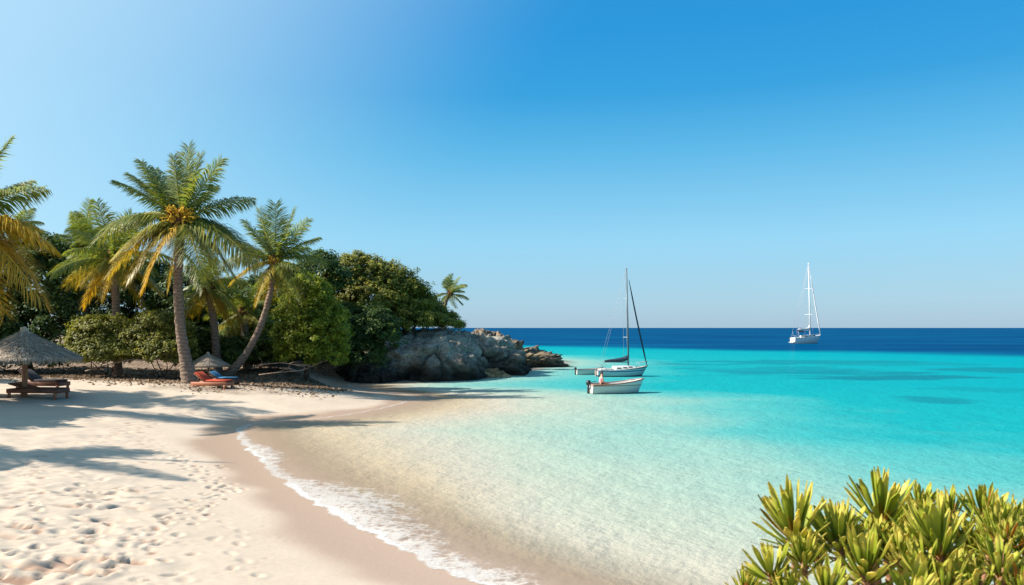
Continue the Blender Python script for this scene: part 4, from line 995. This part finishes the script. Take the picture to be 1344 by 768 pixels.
person(in_boat(mbt, -BL*.30, -.02, .44), .1)

# ------------------------------------------------------------------ the shrub at the viewer's feet
t = NT('fleshy_leaf')
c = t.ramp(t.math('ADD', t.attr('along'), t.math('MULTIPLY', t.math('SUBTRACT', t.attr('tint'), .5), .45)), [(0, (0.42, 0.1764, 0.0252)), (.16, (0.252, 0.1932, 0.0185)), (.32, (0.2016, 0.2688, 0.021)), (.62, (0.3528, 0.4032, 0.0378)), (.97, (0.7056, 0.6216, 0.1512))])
tr = t.n('ShaderNodeBsdfTranslucent'); t.l(t.mix(1., c, (1.3, 1.2, .5), 'MULTIPLY'), tr.inputs['Color'])
M['fleshy'] = t.done(t.mixsh(.42, t.bsdf(c, .5, t.bump(t.noise(t.coord(), 40, 3), .2, .01), .25), tr.outputs[0]))
M['stem'] = simple('shrub_stem', (.26, .14, .075), .85, .3, 20, .2, .4)
def rosette(base, axis_, ln, n, r):
    ax = norm(axis_); e1 = norm(np.cross(ax, np.array((.3, 1, .2)))); e2 = np.cross(ax, e1)
    mb = MB(); nu = 7
    u = np.linspace(0, 1, nu); wd = np.interp(u, (0, .15, .5, .8, .93, 1), (.30, .32, .72, 1., .74, .18))
    for i in range(n):
        k = i/(n-1); az = i*2.39996+r.normal(0, .2)
        el = math.radians(84-62*k**.8+r.normal(0, 5)); l = ln*(.62+.42*math.sin(PI*min(1, .25+k*.75)))*r.uniform(.85, 1.1)
        rd = e1*math.cos(az)+e2*math.sin(az); d = rd*math.cos(el)+ax*math.sin(el); sd = np.cross(d, rd*math.sin(el)-ax*math.cos(el)); sd = norm(sd); nn = norm(np.cross(sd, d))
        if nn@ax < 0: nn = -nn
        b0 = base+ax*ln*.42*(.55-k*.9)
        w = l*.074*r.uniform(.7, 1.25); curl = r.normal(.06, .11)
        mid = b0+np.outer(u*l, d)+np.outer((u**2)*l*curl, ax)-np.outer(np.sin(u*PI)*l*.03, nn)
        wv_ = wd*w
        rows = np.stack((mid-np.outer(wv_, sd)+np.outer(wv_*.28, nn), mid-np.outer(wv_*.55, sd)+np.outer(wv_*.06, nn), mid-np.outer(wv_*.12, nn), mid+np.outer(wv_*.55, sd)+np.outer(wv_*.06, nn), mid+np.outer(wv_, sd)+np.outer(wv_*.28, nn)), 1)
        thick = rows-nn*w*.16
        f = grid_faces(nu, 5); al = np.repeat(u, 5); ti = r.uniform(.15, .85); al = al*(.12 if r.random() < .05 else (.8 if r.random() < .3 else 1))
        ring = [0+5*j for j in range(nu)]
        fe = []
        for a in (0, 4):
            for j in range(nu-1): fe.append((a+5*j, a+5*(j+1), a+5*(j+1)+nu*5, a+5*j+nu*5))
        for a in range(4): fe.append((a+5*(nu-1), a+1+5*(nu-1), a+1+5*(nu-1)+nu*5, a+5*(nu-1)+nu*5))
        mb.add(np.vstack((rows.reshape(-1, 3), thick.reshape(-1, 3))), [f, f[:, ::-1]+nu*5, np.array(fe)], along=np.tile(al, 2), tint=ti)
    return mb
ros = [  # base px, tip px, distance
    (1043, 714, 1032, 640, 2.45), (1157, 694, 1148, 624, 2.7), (1207, 676, 1204, 640, 3.0), (1234, 734, 1220, 662, 2.35), (1248, 690, 1250, 652, 2.9), (1291, 690, 1294, 646, 2.8), (1322, 706, 1326, 662, 2.6),
    (1103, 730, 1084, 672, 2.45), (1137, 765, 1134, 706, 2.2), (1183, 746, 1188, 694, 2.4), (1014, 765, 1008, 720, 2.3), (1056, 750, 1052, 706, 2.35), (1314, 765, 1318, 712, 2.25), (978, 785, 984, 750, 2.4), (1110, 705, 1108, 668, 2.75),
    (1298, 728, 1302, 690, 2.55), (1085, 790, 1086, 742, 2.2), (1190, 706, 1180, 664, 2.85), (1265, 720, 1268, 678, 2.65), (1240, 790, 1246, 742, 2.2), (1195, 800, 1190, 752, 2.15), (1345, 745, 1352, 700, 2.4), (1350, 700, 1356, 664, 2.8), (1280, 790, 1276, 742, 2.3),
    (1035, 800, 1036, 752, 2.25), (1150, 730, 1146, 690, 2.6), (1130, 735, 1124, 688, 2.55), (1380, 725, 1392, 680, 2.5), (1400, 770, 1412, 720, 2.3), (1345, 800, 1350, 752, 2.2), (1075, 740, 1066, 696, 2.6), (1212, 770, 1208, 722, 2.3)]
for k in range(18):
    x_ = rng.uniform(1105, 1350); y_ = rng.uniform(700, 790)+max(0, 1080-x_)*.35
    ros.append((x_, y_, x_+rng.normal(0, 8), y_-rng.uniform(34, 48), rng.uniform(2.4, 2.9)))
bx, by = 1.42, 2.75
bz_ = float(height(bx, by))
shrub = thing('succulent_shrub', (bx, by, bz_), 'yellow green fleshy leaved shrub close up in the lower right corner', 'shrub')
r = np.random.default_rng(3)
for (px, py, tx, ty, D) in ros:
    a = P(px, py, D); b = P(tx, ty, D-.02+r.normal(0, .02)); v = b-a; ln = np.linalg.norm(v)
    g = np.array((bx, by, bz_))+np.array((r.normal(0, .12), r.normal(0, .1), -.05))
    g[0] = g[0]*.55+a[0]*.45; g[1] = g[1]*.6+a[1]*.4
    path = smooth_path((g, g*.45+a*.55+np.array((r.normal(0, .04), r.normal(0, .04), -.08)), a, a+v*.35), 14)
    vv, ff = tube(path, np.linspace(.016, .007, 14), 7); st = MB().add(vv, ff).build('stem', M['stem'], shrub)
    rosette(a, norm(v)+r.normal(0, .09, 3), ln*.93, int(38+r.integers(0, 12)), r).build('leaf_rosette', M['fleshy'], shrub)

# ------------------------------------------------------------------ light, sky, camera
w = bpy.data.worlds.new('World'); bpy.context.scene.world = w; w.use_nodes = True
nt = w.node_tree; nt.nodes.clear()
sky = nt.nodes.new('ShaderNodeTexSky'); sky.sky_type = 'NISHITA'; sky.sun_disc = False
sky.sun_elevation = SUN_EL; sky.sun_rotation = math.atan2(sun_dir.x, sun_dir.y)
sky.altitude = 0; sky.air_density = 1.0; sky.dust_density = .6; sky.ozone_density = 2.0
EXPO = 1.2
def wn(typ, **kw):
    x = nt.nodes.new(typ)
    for k, v in kw.items(): setattr(x, k, v)
    return x
geo = wn('ShaderNodeTexCoord'); sepz = wn('ShaderNodeSeparateXYZ'); nt.links.new(geo.outputs['Generated'], sepz.inputs[0])
def wramp(src, stops):
    x = wn('ShaderNodeValToRGB')
    while len(x.color_ramp.elements) < len(stops): x.color_ramp.elements.new(1)
    for e, (p, c) in zip(x.color_ramp.elements, stops): e.position = p; e.color = (*c, 1)
    nt.links.new(src, x.inputs[0]); return x.outputs[0]
def wmix(fac, a, b):
    x = wn('ShaderNodeMix', data_type='RGBA')
    for i, v in ((0, fac), (6, a), (7, b)):
        if hasattr(v, 'is_linked'): nt.links.new(v, x.inputs[i])
        else: x.inputs[i].default_value = v
    return x.outputs[2]
clear = wramp(sepz.outputs['Z'], [(0, (.36, .535, .69)), (.03, (.36, .60, .76)), (.11, (.285, .65, .89)), (.22, (.092, .475, .80)), (.29, (.016, .35, .735)), (.36, (.004, .305, .72)), (.7, (.008, .20, .54))])
dt = wn('ShaderNodeVectorMath', operation='DOT_PRODUCT'); nt.links.new(geo.outputs['Generated'], dt.inputs[0]); dt.inputs[1].default_value = sun_dir
glow = wn('ShaderNodeMapRange', interpolation_type='SMOOTHSTEP'); nt.links.new(dt.outputs['Value'], glow.inputs[0])
glow.inputs[1].default_value = .08; glow.inputs[2].default_value = .68; glow.inputs[4].default_value = .95
col = wmix(glow.outputs[0], clear, (.515, .80, .985, 1))
sc_ = wn('ShaderNodeVectorMath', operation='SCALE'); nt.links.new(col, sc_.inputs[0]); sc_.inputs['Scale'].default_value = 10*2**-EXPO
mixd = wmix(.92, sky.outputs[0], sc_.outputs[0])
bg = nt.nodes.new('ShaderNodeBackground'); bg.inputs['Strength'].default_value = .10
ow = nt.nodes.new('ShaderNodeOutputWorld')
nt.links.new(mixd, bg.inputs[0]); nt.links.new(bg.outputs[0], ow.inputs[0])
ld = bpy.data.lights.new('sun', 'SUN'); ld.energy = 4.5; ld.angle = math.radians(.5); ld.color = (1, .93, .82)
lo = bpy.data.objects.new('sun', ld); C.objects.link(lo); lo.rotation_euler = (-sun_dir).to_track_quat('-Z', 'Y').to_euler(); lo.location = sun_dir*60

cam = bpy.data.cameras.new('camera'); co = bpy.data.objects.new('camera', cam); C.objects.link(co)
co.location = (0, 0, CZ); co.rotation_euler = (PI/2, 0, 0)
cam.sensor_width = 36; cam.lens = 36*F/1344; cam.shift_y = (HY-384)/1344
cam.clip_start = .1; cam.clip_end = 30000
cam.dof.use_dof = True; cam.dof.focus_distance = 32; cam.dof.aperture_fstop = 6.3
sc = bpy.context.scene; sc.camera = co
sc.view_settings.view_transform = 'Standard'; sc.view_settings.look = 'None'; sc.view_settings.gamma = 1; sc.view_settings.use_curve_mapping = False
sc.view_settings.exposure = EXPO
sc.cycles.max_bounces = 8; sc.cycles.transparent_max_bounces = 12; sc.cycles.use_denoising = True
